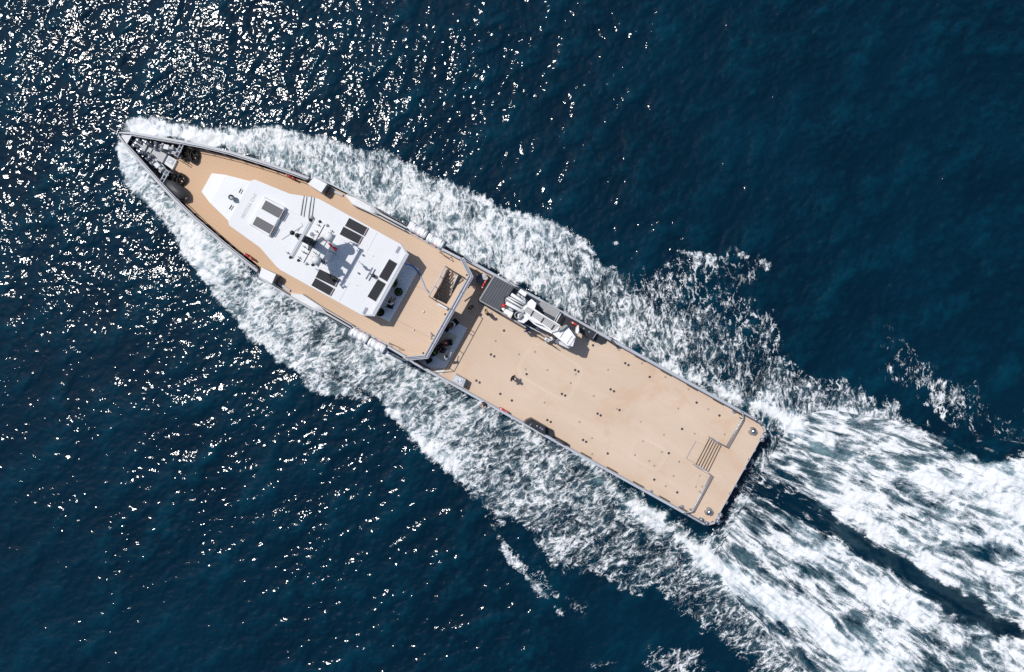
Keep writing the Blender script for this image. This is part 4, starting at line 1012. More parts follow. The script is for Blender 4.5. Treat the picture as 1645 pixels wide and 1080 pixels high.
# rope coils
def rope_coil(px, py, ang, seed, label, sx=0.34, sy=0.50):
    R = random.Random(seed); bm = BM(); pts = []
    layers = 5; n = 26
    for k in range(layers):
        for i in range(n):
            a = 2 * math.pi * i / n
            j = 1 + 0.10 * math.sin(3 * a + seed + k) + R.uniform(-.05, .05)
            rr = (0.62 + 0.38 * ((k * 3) % layers) / (layers - 1)) * j
            pts.append((rr * sx * math.cos(a), rr * sy * math.sin(a) * (1 - 0.12 * math.cos(a)), 0.06 + 0.055 * k + R.uniform(-.02, .03)))
    tube(bm, pts, 0.06, 6)
    for k in range(3):
        a = R.uniform(0, 6.28); tube(bm, [(sx * math.cos(a) * 1.0, sy * math.sin(a) * 1.0, 0.1), (sx * math.cos(a) * 0.2, sy * math.sin(a) * .2, 0.36), (-sx * .8 * math.cos(a + .5), -sy * .8 * math.sin(a + .5), 0.12)], 0.05, 6)
    o = link('rope_coil', bm, M['black'], None, smooth=True, local=True)
    o.location = atw(px, py, UPPER); o.rotation_euler = (0, 0, ang); tag(o, label, 'rope', 'black rope coils on the foredeck')
rope_coil(300.2, 248.3, 0.15, 1, 'black rope coil beside the breakwater, nearest the upper rail', .36, .52)
rope_coil(314.2, 252.3, -0.05, 2, 'black oval rope coil at the right of the upper pair', .33, .54)
rope_coil(278.6, 284.5, -0.5, 3, 'black rope coil between the hatch and the big fender', .36, .50)
rope_coil(293.0, 289.8, -0.3, 4, 'loosely heaped black rope coil lying against the big fender', .36, .46)
# fender
fd = empty('fender', atw(287.5, 308, UPPER), ang_px((272, 296), (302, 320)), 'large dark egg-shaped rubber fender resting by the lower foredeck rail', 'fender')
bm = BM(); lathe(bm, (-1.0, 0, 0.53), [(0.0, -0.02), (0.10, 0), (0.30, .16), (0.45, .42), (0.52, .80), (0.54, 1.1), (0.52, 1.4), (0.44, 1.68), (0.28, 1.88), (0.1, 1.98), (0, 2.0)], 28, axis=(1, 0, 0)); link('fender_body', bm, M['fender'], fd, local=True)
bm = BM(); lathe(bm, (-1.06, 0, 0.53), [(0.10, 0), (0.13, .03), (0.10, .07)], 14, axis=(1, 0, 0)); link('end_fitting', bm, M['dullsteel'], fd, local=True)
bm = BM(); lathe(bm, (0.97, 0, 0.53), [(0.10, 0), (0.13, .03), (0.10, .07)], 14, axis=(1, 0, 0)); link('end_fitting', bm, M['dullsteel'], fd, local=True)

# life rafts in cradles over the side
def make_raft():
    r = empty('life_raft', (0, 0, 0), cat='life raft', group='white life raft canisters over the ship side')
    bm = BM(); lathe(bm, (-0.70, 0, 0.42), [(0.0, 0), (0.27, 0.01), (0.325, 0.05), (0.345, 0.10), (0.345, 0.64), (0.325, 0.66), (0.325, 0.74), (0.345, 0.76), (0.345, 1.30), (0.325, 1.35), (0.27, 1.39), (0, 1.40)], 22, axis=(1, 0, 0)); link('canister', bm, M['raft'], r, local=True)
    for x in (-0.5, -0.2, 0.22, 0.5):
        bm = BM(); lathe(bm, (x, 0, 0.42), [(0.352, -.02), (0.358, 0), (0.352, .02)], 20, axis=(1, 0, 0)); link('strap', bm, M['rail_grey'], r, local=True)
    bm = BM()
    for x in (-.5, .5):
        tube(bm, [(x, -.40, .45), (x, -.36, .02), (x, .36, .02), (x, .40, .45)], 0.03, 6)
    for y in (-.36, .36): tube(bm, [(-.75, y, .03), (.75, y, .03)], 0.03, 6)
    link('cradle', bm, M['dullsteel'], r, local=True)
    for x in (-.06, ):
        bm = BM(); lbox(bm, x, x + .12, 0.33, 0.40, 0.5, 0.6); link('release_hook', bm, M['red'], r, local=True)
    for x in (-.5, .3):
        bm = BM(); lbox(bm, x, x + .05, -.30, .0, .70, .775); link('lashing', bm, M['crane_g'], r, local=True)
    return r
ra = make_raft(); A_ = -TH
ra.location = atw(673.5, 371.8, 5.62) ; ra.rotation_euler = (0, 0, A_ + math.pi); ra['label'] = 'white life raft canister on the upper side, nearer the bow'
for (a, b, rot, lab) in ((700.5, 388.3, A_ + math.pi, 'white life raft canister on the upper side, nearer the stern'),
                         (579.5, 539.0, A_, 'white life raft canister on the lower side, nearer the bow'),
                         (607.0, 555.2, A_, 'white life raft canister on the lower side, nearer the stern')):
    c = copy_tree(ra, atw(a, b, 5.62), rot); c['label'] = lab
for sg in (-1, 1):
    bm = BM(); path_strip(bm, [(22.5, sg * 4.26), (25.8, sg * 4.26)], [(22.5, sg * 5.0), (25.8, sg * 5.0)], 5.50, 5.56); link('raft_shelf', bm, M['dullsteel'], ship)
# life buoys and lines on the rails
def lifebuoy(px, py, z, ang, label, ln=0.8):
    r = empty('life_buoy', atw(px, py, z), ang, label, 'life buoy', 'red life buoys on the rails')
    bm = BM()
    n = 18; pts = [(0.31 * math.cos(2 * math.pi * i / n), 0.05, 0.36 + 0.31 * math.sin(2 * math.pi * i / n)) for i in range(n)]
    tube(bm, pts, 0.065, 8, closed=True); link('ring', bm, M['red'], r, local=True)
    for a in (0.6, 2.2, 3.8, 5.4):
        bm = BM(); lathe(bm, (0.31 * math.cos(a), 0.05, 0.36 + 0.31 * math.sin(a)), [(0.069, -.05), (0.069, .05)], 8, axis=(-math.sin(a), 0, math.cos(a))); link('reflective_band', bm, M['white'], r, local=True)
    bm = BM(); lathe(bm, (0.42, 0.02, 0.0), [(0.07, 0), (0.07, .5), (0.04, .56), (0, .57)], 10); link('light_float', bm, M['red'], r, local=True)
    bm = BM(); tube(bm, [(0.45 + 0.10 * math.cos(a), -.02, .25 + .14 * math.sin(a)) for a in np.linspace(0, 12, 22)], 0.025, 5); link('throw_line', bm, M['darkbox'] if ln < 1 else M['red'], r, local=True)
    return r
lifebuoy(467.5, 286.2, 5.6, -0.42, 'red life buoy on the upper foredeck rail beside the wheelhouse')
lifebuoy(400.5, 412.5, 5.6, -0.62, 'red life buoy on the lower foredeck rail beside the wheelhouse')
lifebuoy(778, 459.5, 4.0, 1.12, 'red life buoy on the forward end of the charcoal crane housing')
lifebuoy(808, 658.5, 3.1, -0.50, 'red life buoy on the lower main deck rail aft of the grey locker')
lifebuoy(922, 522, 3.7, -0.55, 'orange red life buoy above the black locker at the crane tip')

# ---- crane housing and crane
hs = empty('crane_housing', atw(840, 500, DECK), label='long charcoal deck housing under the white crane', cat='housing')
top1 = [(792, 442.5), (768.8, 481), (803, 499.5), (826, 461)]
bm = BM(); prism(bm, pxp(top1, 5.0), DECK, 5.0, bot=pxp([(790, 444), (768.5, 485.5), (804, 507), (828, 466)], DECK)); bevel(bm, 0.03); tp = link('forward_box', bm, M['char'], hs)
bm = BM(); prism(bm, pxp([(792.5, 443.5), (769.8, 480.8), (771.6, 481.8), (794.5, 444.5)], 5.05), 5.003, 5.05); link('edge_strip', bm, M['crane_g'], tp)
for k in range(7):
    a = 0.16 + 0.12 * k
    p = Vector(atw(794, 444.5, 5.0)).lerp(atw(826, 462, 5.0), a); q = Vector(atw(771, 481.8, 5.0)).lerp(atw(803, 499, 5.0), a)
    d = U * 0.02; bm = BM(); prism(bm, [(v.x, v.y) for v in (p - d, q - d, q + d, p + d)], 5.003, 5.03); link('cover_batten', bm, M['wall'], tp)
bm = BM(); prism(bm, pxp([(770.5, 482), (803.5, 500), (845, 525), (844, 527), (803, 502), (770, 483.5)], 5.04), 4.4, 5.04); link('side_coaming', bm, M['crane_g'], hs)
bm = BM(); prism(bm, pxp([(804, 500), (828, 461.5), (900, 502), (887, 517), (868, 531), (846, 526)], 4.2), DECK, 4.2, bot=pxp([(804, 507), (828, 464), (898, 504), (887, 519), (868, 533), (842, 529)], DECK)); link('crane_well', bm, M['navy'], hs)
bm = BM(); prism(bm, pxp([(804.5, 500.5), (812, 488), (830, 498), (842, 519), (845, 525)], 4.6), 4.203, 4.6); link('sloped_cover', bm, M['char'], hs)
bm = BM(); prism(bm, pxp([(866, 487), (873, 484), (901, 500), (893, 511), (872, 500)], 4.5), 4.203, 4.5); link('grey_tray', bm, M['crane_g'], hs)
bm = BM(); tube(bm, [atw(898.2, 502.5, 4.9), atw(890, 517, 4.9)], 0.04, 6); tube(bm, [atw(901, 504, 4.9), atw(893, 518.5, 4.9)], 0.06, 6); link('cross_bar', bm, M['rail_grey'], hs)
bm = BM(); prism(bm, pxp([(901, 503), (930, 518), (921, 534), (892, 517)], 3.9), DECK, 3.9); link('after_well', bm, M['darkbox'], hs)
# upper edge box between housing and bulwark
bm = BM(); prism(bm, pxp([(815, 452), (826, 460), (838, 462), (834, 466)], 4.5), DECK, 4.5); link('edge_locker', bm, M['darkbox'], hs)

def z9(a, b): return (800 + a / 9.643, 460 + b / 9.643)
cr = empty('deck_crane', atw(842, 500, 4.2), label='white folded knuckle boom crane lying along the charcoal housing', cat='crane')
def cpr(name, pts, z0, z1, m, par=cr, bev=0.03, ztop=None, mats=None):
    bm = BM(); prism(bm, pxp([z9(*p) for p in pts], z1), z0, z1, ztop=ztop)
    if bev: bevel(bm, bev)
    return link(name, bm, m, par)
cpr('crane_column', [(400, 300), (520, 195), (598, 262), (565, 372), (485, 510), (398, 578), (310, 545), (302, 440)], 4.203, 6.0, M['crane'], bev=0.06)
bm = BM(); lathe(bm, atw(*z9(358, 465), 6.0), [(0.19, 0), (0.19, .10), (0.10, .12), (0.10, .2), (0.14, .22), (0.14, .26), (0, .27)], 20); link('slewing_winch', bm, M['crane_g'], cr)
bm = BM(); tube(bm, [atw(*z9(330 + 70 * math.cos(a), 450 + 55 * math.sin(a)), 6.25) for a in np.linspace(1.2, 5.6, 14)], 0.05, 6); link('hydraulic_hose', bm, M['crane_g'], cr)
boom = cpr('main_boom', [(385, 345), (455, 275), (585, 362), (700, 440), (965, 600), (930, 690), (850, 715), (700, 610), (560, 560), (485, 505)], 6.003, 6.6, M['crane'], bev=0.05)
for k in range(6):
    f = (k + 0.4) / 6
    a0 = (398 + f * 60, 345 - f * 62 + 30); a1 = (858 + f * 95, 690 - f * 82)
    bm = BM(); tube(bm, [atw(*z9(*a0), 6.66), atw(*z9(*a1), 6.66)], 0.025, 5); link('hydraulic_pipe', bm, M['crane_g'], boom)
for (p, q) in (((550, 378), (500, 465)), ((712, 488), (660, 565)), ((872, 600), (820, 675))):
    bm = BM(); tube(bm, [atw(*z9(*p), 6.72), atw(*z9(*q), 6.72)], 0.035, 5); link('pipe_clamp', bm, M['darkbox'], boom)
cpr('boom_flange', [(480, 470), (850, 700), (835, 735), (660, 650), (560, 590), (480, 515)], 5.4, 5.999, M['crane'], bev=0.02)
# forward end: parallel telescoping sections
for i, (p, q, r_, zz, m_) in enumerate([((205, 125), (425, 262), 0.125, 6.2, 'crane'), ((190, 165), (400, 300), 0.06, 6.1, 'crane_g'), ((135, 185), (385, 335), 0.07, 6.2, 'crane'),
                                    ((120, 215), (360, 355), 0.05, 6.0, 'crane_g'), ((125, 260), (400, 405), 0.135, 6.2, 'crane'), ((230, 330), (345, 400), 0.06, 5.9, 'crane_g'), ((160, 165), (395, 285), 0.04, 6.3, 'crane')]):
    bm = BM(); tube(bm, [atw(*z9(*p), zz), atw(*z9(*q), zz)], r_, 8); link('jib_section' if r_ > .1 else 'hydraulic_ram', bm, M[m_], cr)
cpr('jib_head', [(110, 200), (140, 170), (240, 225), (215, 300), (110, 262)], 5.2, 5.9, M['crane_g'], bev=0.02)
bm = BM(); tube(bm, [atw(*z9(130 - 35 * math.cos(a), 220 - 60 * math.sin(a)), 6.0) for a in np.linspace(-1.0, 1.6, 9)], 0.035, 6); link('hose_loop', bm, M['black'], cr)
bm = BM(); lathe(bm, atw(*z9(88, 305), 5.9), [(0, 0), (0.14, .03), (0.17, .15), (0.1, .28), (0, .3)], 12); link('warning_lamp', bm, M['red'], cr)
cab = cpr('control_cabinet', [(80, 405), (122, 345), (240, 410), (195, 500)], 4.6, 5.7, M['crane'], bev=0.04)
cpr('cabinet_lettering', [(112, 425), (150, 452), (145, 462), (108, 434)], 5.702, 5.712, M['cloth_m'], par=cab, bev=0)
cpr('cabinet_sticker', [(178, 462), (196, 462), (196, 480), (178, 480)], 5.702, 5.712, M['yellow'], par=cab, bev=0)
cpr('valve_block', [(50, 350), (75, 325), (112, 350), (85, 385)], 4.6, 5.5, M['crane'], bev=0.03)
cpr('hydraulic_tank', [(312, 92), (352, 38), (455, 108), (418, 164)], 4.5, 6.0, M['crane'], bev=0.05)
for (p, q) in (((170, 335), (200, 375)), ((195, 350), (228, 392)), ((300, 120), (345, 160)), ((360, 150), (395, 200)), ((400, 180), (420, 235))):
    bm = BM(); tube(bm, [atw(*z9(*p), 5.5), atw(*z9(*q), 5.5)], 0.08, 8); link('hydraulic_ram', bm, M['rail_grey'], cr)
# outer knuckle head
cpr('knuckle_head', [(850, 740), (870, 690), (985, 655), (1075, 612), (1205, 790), (1160, 935), (1075, 925)], 5.2, 6.35, M['crane'], bev=0.05)
cpr('knuckle_fairing', [(935, 700), (985, 635), (1052, 592), (1085, 612), (1010, 672)], 6.0, 6.75, M['crane_g'], bev=0.03)
for (p, q) in (((1075, 620), (965, 795)), ((1150, 765), (1068, 890))):
    bm = BM(); tube(bm, [atw(*z9(*p), 6.38), atw(*z9(*q), 6.38)], 0.022, 5); link('plate_seam', bm, M['crane_g'], cr)
bm = BM(); tube(bm, [atw(*z9(1178, 790), 6.3), atw(*z9(1095, 920), 6.3)], 0.14, 10); link('end_drum', bm, M['crane'], cr)
cpr('side_rams', [(1075, 640), (1110, 640), (1215, 730), (1190, 770), (1090, 690)], 5.3, 5.9, M['crane_g'], bev=0.02)
for k in range(3):
    bm = BM(); tube(bm, [atw(*z9(1075 + 18 * k, 655 - 6 * k), 6.0), atw(*z9(1180 + 14 * k, 760 - 14 * k), 6.0)], 0.03, 5); link('hydraulic_hose', bm, M['black'], cr)
cpr('hook_plate', [(1215, 640), (1250, 600), (1258, 690), (1225, 765), (1200, 740)], 4.6, 5.6, M['crane'], bev=0.03)
cpr('knuckle_foot', [(940, 850), (1000, 860), (1120, 925), (1130, 950), (1090, 965), (950, 900)], 3.6, 5.0, M['rail_grey'], bev=0.03)
cpr('support_leg', [(880, 870), (925, 800), (945, 830), (930, 900)], 3.003, 4.6, M['wall'], bev=0.02)
bm = BM(); tube(bm, [atw(*z9(420, 595), 4.9), atw(*z9(600, 690), 4.9), atw(*z9(760, 770), 4.9)], 0.035, 6)
for p in ((420, 595), (520, 645), (620, 700), (760, 770)): q = atw(*z9(*p), 4.9); tube(bm, [q, Vector((q.x, q.y, 3.0))], 0.03, 6)
link('service_rail', bm, M['rail_grey'], hs)
bm = BM(); tube(bm, [atw(*z9(600, 770), 3.9), atw(*z9(740, 850), 3.9), atw(*z9(905, 955), 3.9)], 0.03, 6)
for p in ((600, 770), (740, 850), (905, 955)): q = atw(*z9(*p), 3.9); tube(bm, [q, Vector((q.x, q.y, 3.0))], 0.03, 6)
link('service_rail', bm, M['brownrail'], hs)
for (p, q, lab) in (((758, 828), None, 'white round canister standing by the crane service rail'), ((800, 830), (848, 800), 'white cylinder lying beside the round canister at the crane rail')):
    r = empty('canister', atw(*z9(*p), DECK), label=lab, cat='canister')
    bm = BM()
    if q is None: lathe(bm, atw(*z9(*p), DECK), [(0.24, 0), (0.25, .7), (0.22, .78), (0.1, .84), (0, .85)], 16); link('body', bm, M['white'], r); bm = BM(); lathe(bm, atw(*z9(*p), DECK + .84), [(0.08, 0), (0.08, .05), (0, .06)], 10); link('cap', bm, M['crane_g'], r)
    else:
        a, b = atw(*z9(*p), 3.9), atw(*z9(*q), 3.9); tube(bm, [a, a.lerp(b, .1), b.lerp(a, .1), b], [0.1, 0.17, 0.17, 0.1], 12); link('body', bm, M['white'], r)
        bm = BM(); tube(bm, [a.lerp(b, .3), a.lerp(b, .3) - Vector((0, 0, .9))], 0.04, 6); tube(bm, [a.lerp(b, .8), a.lerp(b, .8) - Vector((0, 0, .9))], 0.04, 6); link('stand', bm, M['crane_g'], r)
# grey locker and tub near the forward end of the housing
gl = empty('locker', atw(780, 447, DECK), label='small weathered grey box beside the forward end of the crane housing', cat='box')
bm = BM(); prism(bm, pxp([(774, 441), (779, 438), (784.5, 447), (781, 451.5), (776, 449)], 3.9), DECK, 3.9); bevel(bm, .04); link('body', bm, M['pit'], gl)
bm = BM(); prism(bm, pxp([(774.5, 441.6), (779, 438.8), (781.5, 443), (777, 446)], 3.95), 3.903, 3.95); link('lid', bm, M['cap'], gl)
tb = empty('tub', atw(772.5, 449.5, DECK), label='round dark tub standing in the shade beside the small grey box', cat='tub')
bm = BM(); lathe(bm, atw(772.5, 449.5, DECK), [(0.34, 0), (0.42, .5), (0.38, .5), (0.32, .1), (0, .1)], 18); link('tub_body', bm, M['disc'], tb)

# pale grey locker on the lower side
lk = empty('deck_locker', atw(736, 613, DECK), label='pale grey deck locker with a rounded lid panel at the lower rail', cat='locker')
bm = BM(); prism(bm, pxp([(731.5, 600.8), (748.5, 610), (743.8, 623), (724, 612.5)], 4.05), DECK, 4.05); bevel(bm, .05); link('body', bm, M['cap'], lk)
bm = BM(); prism(bm, pxp([(733, 603.5), (744.8, 610), (741.3, 618.8), (728, 611.8)], 4.10), 4.053, 4.10); bevel(bm, .02, 1); lid = link('lid', bm, M['rail_grey'], lk)
bm = BM(); lathe(bm, atw(739.7, 611.2, 4.10), [(0.10, 0), (0.10, .05), (0, .08)], 12); link('knob', bm, M['white'], lk)
bm = BM(); tube(bm, [atw(735, 610, 4.14), atw(736.2, 614.3, 4.14)], 0.025, 5); link('handle', bm, M['crane_g'], lk)
# dark boarding lockers in the bulwark, mirrored
def dark_locker(name, pts, z, label, low=False):
    r = empty('side_locker', atw(*pts[0], DECK), label=label, cat='locker')
    bm = BM(); prism(bm, pxp(pts, z), DECK, z); bevel(bm, .03); link('body', bm, M['darkbox'], r)
    return r
dl = dark_locker('l', [(841.5, 679.5), (845.5, 675.5), (853.5, 672.5), (876, 685.5), (876.5, 697.5), (873, 698.5)], 4.15, 'black angular locker at the lower rail amidships')
bm = BM(); prism(bm, pxp([(877, 686), (887, 690.5), (889, 700), (886.5, 705), (877, 699.5)], 3.45), DECK, 3.45); link('low_step', bm, M['darkbox'], dl)
for (a, b) in ((863, 684.7), (868.5, 687.5), (871.5, 690)):
    bm = BM(); lathe(bm, atw(a, b, 4.153), [(0.08, 0), (0.08, .03), (0, .04)], 10); link('lid_bolt', bm, M['disc'], dl)
bm = BM(); tube(bm, [atw(850.3, 684.7, 4.18), atw(853.5, 680.5, 4.18)], 0.02, 5); link('latch', bm, M['rail_grey'], dl)
dr_ = dark_locker('r', [(930, 518.5), (958, 534), (952.5, 545), (946, 543), (932, 534.5), (929, 529)], 4.1, 'black angular locker at the upper rail just aft of the crane tip')
bm = BM(); prism(bm, pxp([(958.5, 534.5), (975, 542), (971, 549.5), (963, 552), (953.5, 546)], 3.45), DECK, 3.45); link('low_step', bm, M['darkbox'], dr_)
bm = BM(); tube(bm, [atw(959.5, 533.5, 4.15), atw(952.3, 544.5, 4.15)], 0.02, 5); link('latch', bm, M['rail_grey'], dr_)
for (a, b) in ((938, 528), (946.5, 533.5)):
    bm = BM(); lathe(bm, atw(a, b, 4.103), [(0.08, 0), (0.08, .03), (0, .04)], 10); link('lid_bolt', bm, M['disc'], dr_)
for pts, lab in (([(889, 704.5), (893, 703), (911, 712.5), (911.5, 716.5), (906, 717.5)], 'black roller fender let into the lower rail aft of the angular locker'),
                 ([(978, 544), (981.5, 541.5), (996.5, 551), (996.5, 556), (992, 557), (978, 548.5)], 'black roller fender let into the upper rail aft of the angular locker')):
    r = empty('roller_fender', atw(*pts[0], DECK), label=lab, cat='fender', group='roller fenders in the rails')
    bm = BM(); prism(bm, pxp(pts, 3.75), DECK, 3.75); bevel(bm, .04); link('housing', bm, M['black'], r)
    p, q = atw(pts[0][0] + 4, pts[0][1] + 1.5, 3.82), atw(pts[-2][0] - 3, pts[-2][1] - 1.5, 3.82)
    bm = BM(); tube(bm, [p, q], 0.09, 8); link('roller', bm, M['char'], r)

# tie-down sockets, flush lids and seams on the main deck
DOTS = [(788.7, 569.7), (794, 572.7), (765.3, 611.7), (770.4, 614.7), (846, 601.3), (803.7, 633), (822.3, 643.6), (924, 594.7), (929.3, 597), (902.7, 633), (908, 635.7), (879.3, 675), (884.7, 678),
        (960, 664.7), (965, 667.6), (995.2, 659), (936.7, 707), (941.7, 710), (976.3, 728.7), (1004.4, 583.7), (1009.6, 586.7), (1043.7, 605.7), (952.7, 555), (981, 625.7), (986.4, 628.8), (1119, 647),
        (1095.7, 689.3), (1074.4, 728.3), (1051, 770.7), (1088, 791.2), (1155.7, 667.7), (1203.7, 738.3), (1226.7, 689), (1173.3, 793.3), (1144.4, 839), (809.7, 531.3)]
FAINT = [(833.3, 569.3), (859.3, 565.3), (844, 593.3), (879.3, 594.7), (874.7, 646.7), (916.7, 615.3), (924.7, 601.3), (930.7, 678), (993.7, 562.7), (976.7, 594), (1031, 583.7), (950.7, 704), (1068.7, 605.7),
         (953.7, 636), (990.8, 656.7), (1028.8, 677.6), (1089.3, 656.4), (1106, 625.5), (1066.3, 698.4), (1032.3, 709), (1062.9, 726.3), (1020, 731), (1042.7, 740.4), (1051, 748.3), (1090.8, 741.6), (1069.3, 781), (1117.8, 782),
         (1115.7, 696.7), (1163.8, 698), (1137.4, 657.5), (1090.8, 742), (951, 729.5), (1124, 764.6), (1127.7, 781.6), (796, 548), (1082, 764.5), (1110.7, 818)]
sock = None
for i, (a, b) in enumerate(DOTS):
    if i == 0:
        bm = BM(); lathe(bm, (0, 0, 0), [(0.10, 0.0), (0.10, 0.012), (0.06, 0.012), (0.05, 0.004), (0, 0.004)], 14); sock = link('tie_down_socket', bm, M['socket'], ship, local=True); o = sock
    else: o = sock.copy(); COL.objects.link(o)
    o.location = atw(a, b, DECK + 0.002) - wloc(ship)
for i, (a, b) in enumerate(FAINT):
    if i == 0:
        bm = BM(); lathe(bm, (0, 0, 0), [(0.085, 0.0), (0.085, 0.008), (0, 0.010)], 12); sock2 = link('socket_cover', bm, M['rust'], ship, local=True); o = sock2
    else: o = sock2.copy(); COL.objects.link(o)
    o.location = atw(a, b, DECK + 0.002) - wloc(ship)
for (a, b, r_) in ((1179.7, 661.5, .17), (1095.5, 814.6, .17), (1046.3, 789.6, .13)):
    bm = BM(); lathe(bm, atw(a, b, DECK), [(r_, 0.002), (r_, 0.05), (r_ * .8, 0.07), (0, 0.07)], 18); link('flush_lid', bm, M['disc'], ship)
def rrect(pts, z, w, m, rr=0.35):
    P_ = [atw(a, b, z) for a, b in pts]; out = []
    n = len(P_)
    for i in range(n):
        p, c, q = P_[i - 1], P_[i], P_[(i + 1) % n]
        r_ = min(rr, (c - p).length * .4, (c - q).length * .4)
        a = c + (p - c).normalized() * r_; b = c + (q - c).normalized() * r_
        for k in range(5):
            f = k / 4; out.append(a.lerp(c, f).lerp(c.lerp(b, f), f))
    bm = BM(); N_ = len(out)
    for off in (-0.09, 0.09):
        ctr = sum(out, Vector()) / N_
        ring = [v + (v - ctr).normalized() * off for v in out]
        for i in range(N_):
            p, q = ring[i], ring[(i + 1) % N_]; d = (q - p).normalized(); nn = Vector((-d.y, d.x, 0)) * w / 2
            prism(bm, [(v.x, v.y) for v in (p - nn, q - nn, q + nn, p + nn)], z + 0.0012, z + 0.005)
    return link('hatch_seam', bm, m, ship)
rrect([(846, 566), (832.5, 592), (836, 604), (900, 641.5), (914, 640), (934, 600), (931, 589), (880, 555), (861, 551)], DECK, 0.045, M['line'], 0.9)
rrect([(1022, 703), (1031, 702), (1069, 723), (1071, 728), (1059, 752.5), (1049, 754.5), (1014, 735), (1011.5, 729)], DECK, 0.045, M['line'], 0.4)
rrect([(1071.5, 753), (1121, 763), (1134, 772), (1126, 785), (1117, 784), (1112, 774)][1:], DECK, 0.03, M['line'], 0.2)
deck_line([(1102.7, 736.7), (1118, 708.7)], DECK, 0.05, M['disc'], 'hatch_seam')
deck_line([(1118, 708.7), (1146, 724.5)], DECK, 0.035, M['seam_b'], 'hatch_seam')
deck_line([(1102.7, 736.7), (1122, 747.5)], DECK, 0.035, M['disc'], 'hatch_seam')

# stern fittings
def make_dome():
    r = empty('capstan', (0, 0, 0), cat='capstan', group='capstans on the stern')
    bm = BM(); lathe(bm, (0, 0, 0), [(0.27, 0), (0.27, .06), (0.20, .10), (0.19, .34), (0.25, .40), (0.25, .48), (0.16, .56), (0, .60)], 22); link('drum', bm, M['steel'], r, local=True)
    bm = BM(); lathe(bm, (0, 0, 0), [(0.33, 0.001), (0.33, .03), (0.28, .04)], 22); link('base_ring', bm, M['dullsteel'], r, local=True)
    return r
d0 = make_dome(); d0.location = atw(1208.3, 692.5, DECK); d0['label'] = 'domed steel capstan near the upper corner of the stern'
d1 = copy_tree(d0, atw(1137.8, 821.5, DECK), 0); d1['label'] = 'domed steel capstan near the lower corner of the stern'
def make_bitts():
    r = empty('mooring_bitts', (0, 0, 0), cat='bollard', group='twin mooring bitts on the stern corners')
    bm = BM(); lbox(bm, -.42, .42, -.14, .14, 0, .04); link('base_plate', bm, M['cap'], r, local=True)
    for x in (-.26, .26):
        bm = BM(); lathe(bm, (x, 0, .04), [(0.12, 0), (0.12, .3), (0.16, .34), (0.16, .40), (0, .43)], 16); link('post', bm, M['dullsteel'], r, local=True)
    return r
b0 = make_bitts()
for i, (p, q, lab, o_) in enumerate([((1214, 675), (1219, 678.5), 'twin bitts on the upper rail of the stern, short of the corner', None), ((1227.5, 696.5), (1222, 706.5), 'twin bitts at the upper corner of the stern edge', None),
                                 ((1127, 835), (1131.5, 838), 'twin bitts on the lower rail of the stern, short of the corner', None), ((1156, 826), (1151, 836.5), 'twin bitts at the lower corner of the stern edge', None)]):
    a = atw(*p, DECK); b = atw(*q, DECK); o = b0 if i == 0 else copy_tree(b0, a, 0)
    o.location = (a + b) / 2; o.rotation_euler = (0, 0, math.atan2(b.y - a.y, b.x - a.x)); o['label'] = lab
for (a, b) in ((1212.5, 724), (1197, 753), (1182.5, 780.5), (1167.5, 808)):
    bm = BM(); s, t = at(a, b, DECK); box(bm, s - .05, s + .05, t - .12, t + .12, DECK + .002, DECK + .03); link('stern_pad', bm, M['disc'], ship)

# railings across the stern
def railing(name, pts, z, hts, m, label, posts=4, group=None):
    r = empty(name, atw(*pts[0], z), label=label, cat='railing', group=group)
    bot = [at(a, b, z + max(hts)) for a, b in pts]
    for h in hts:
        bm = BM(); tube(bm, [W(s, t, z + h) for s, t in bot], 0.035 if h == max(hts) else 0.025, 6); link('rail', bm, m, r)
    for (a, b) in zip(bot, bot[1:]):
        L_ = math.hypot(a[0] - b[0], a[1] - b[1]); n = max(1, int(L_ / 1.3))
        for k in range(n + 1):
            f = k / n; s, t = a[0] + (b[0] - a[0]) * f, a[1] + (b[1] - a[1]) * f
            bm = BM(); tube(bm, [W(s, t, z), W(s, t, z + max(hts))], 0.03, 6); link('post', bm, m, r)
    return r
railing('stern_railing', [(1190.5, 660), (1194.5, 667), (1193.5, 673), (1168, 718), (1143, 704)], DECK, (0.74, 0.87, 1.0), M['dullsteel'], 'steel stern railing from the upper rail to the stair gap', group='stern railings')
railing('stern_railing', [(1098, 825.5), (1112, 822), (1143.3, 764), (1117.5, 749)], DECK, (0.74, 0.87, 1.0), M['dullsteel'], 'steel stern railing from the lower rail to the stair gap', group='stern railings')
gt = empty('stern_gate', atw(1140, 726, DECK), label='low dark bars shaped like wire shadows in the gap between the stern railings', cat='gate')
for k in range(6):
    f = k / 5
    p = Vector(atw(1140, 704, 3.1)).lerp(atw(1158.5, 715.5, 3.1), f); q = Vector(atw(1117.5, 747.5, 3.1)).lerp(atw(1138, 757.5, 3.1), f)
    bm = BM(); tube(bm, [p, q], 0.03, 5); link('wire_shadow_bar', bm, M['brownrail'], gt)  # dark bars just above the deck stand in for wire shadows
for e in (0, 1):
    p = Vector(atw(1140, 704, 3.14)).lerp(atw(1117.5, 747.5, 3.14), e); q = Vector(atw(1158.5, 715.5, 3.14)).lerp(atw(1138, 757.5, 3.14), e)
    bm = BM(); tube(bm, [p, q], 0.035, 6); tube(bm, [p, Vector((p.x, p.y, 3))], .03, 6); tube(bm, [q, Vector((q.x, q.y, 3))], .03, 6); link('side_bar', bm, M['cap'], gt)

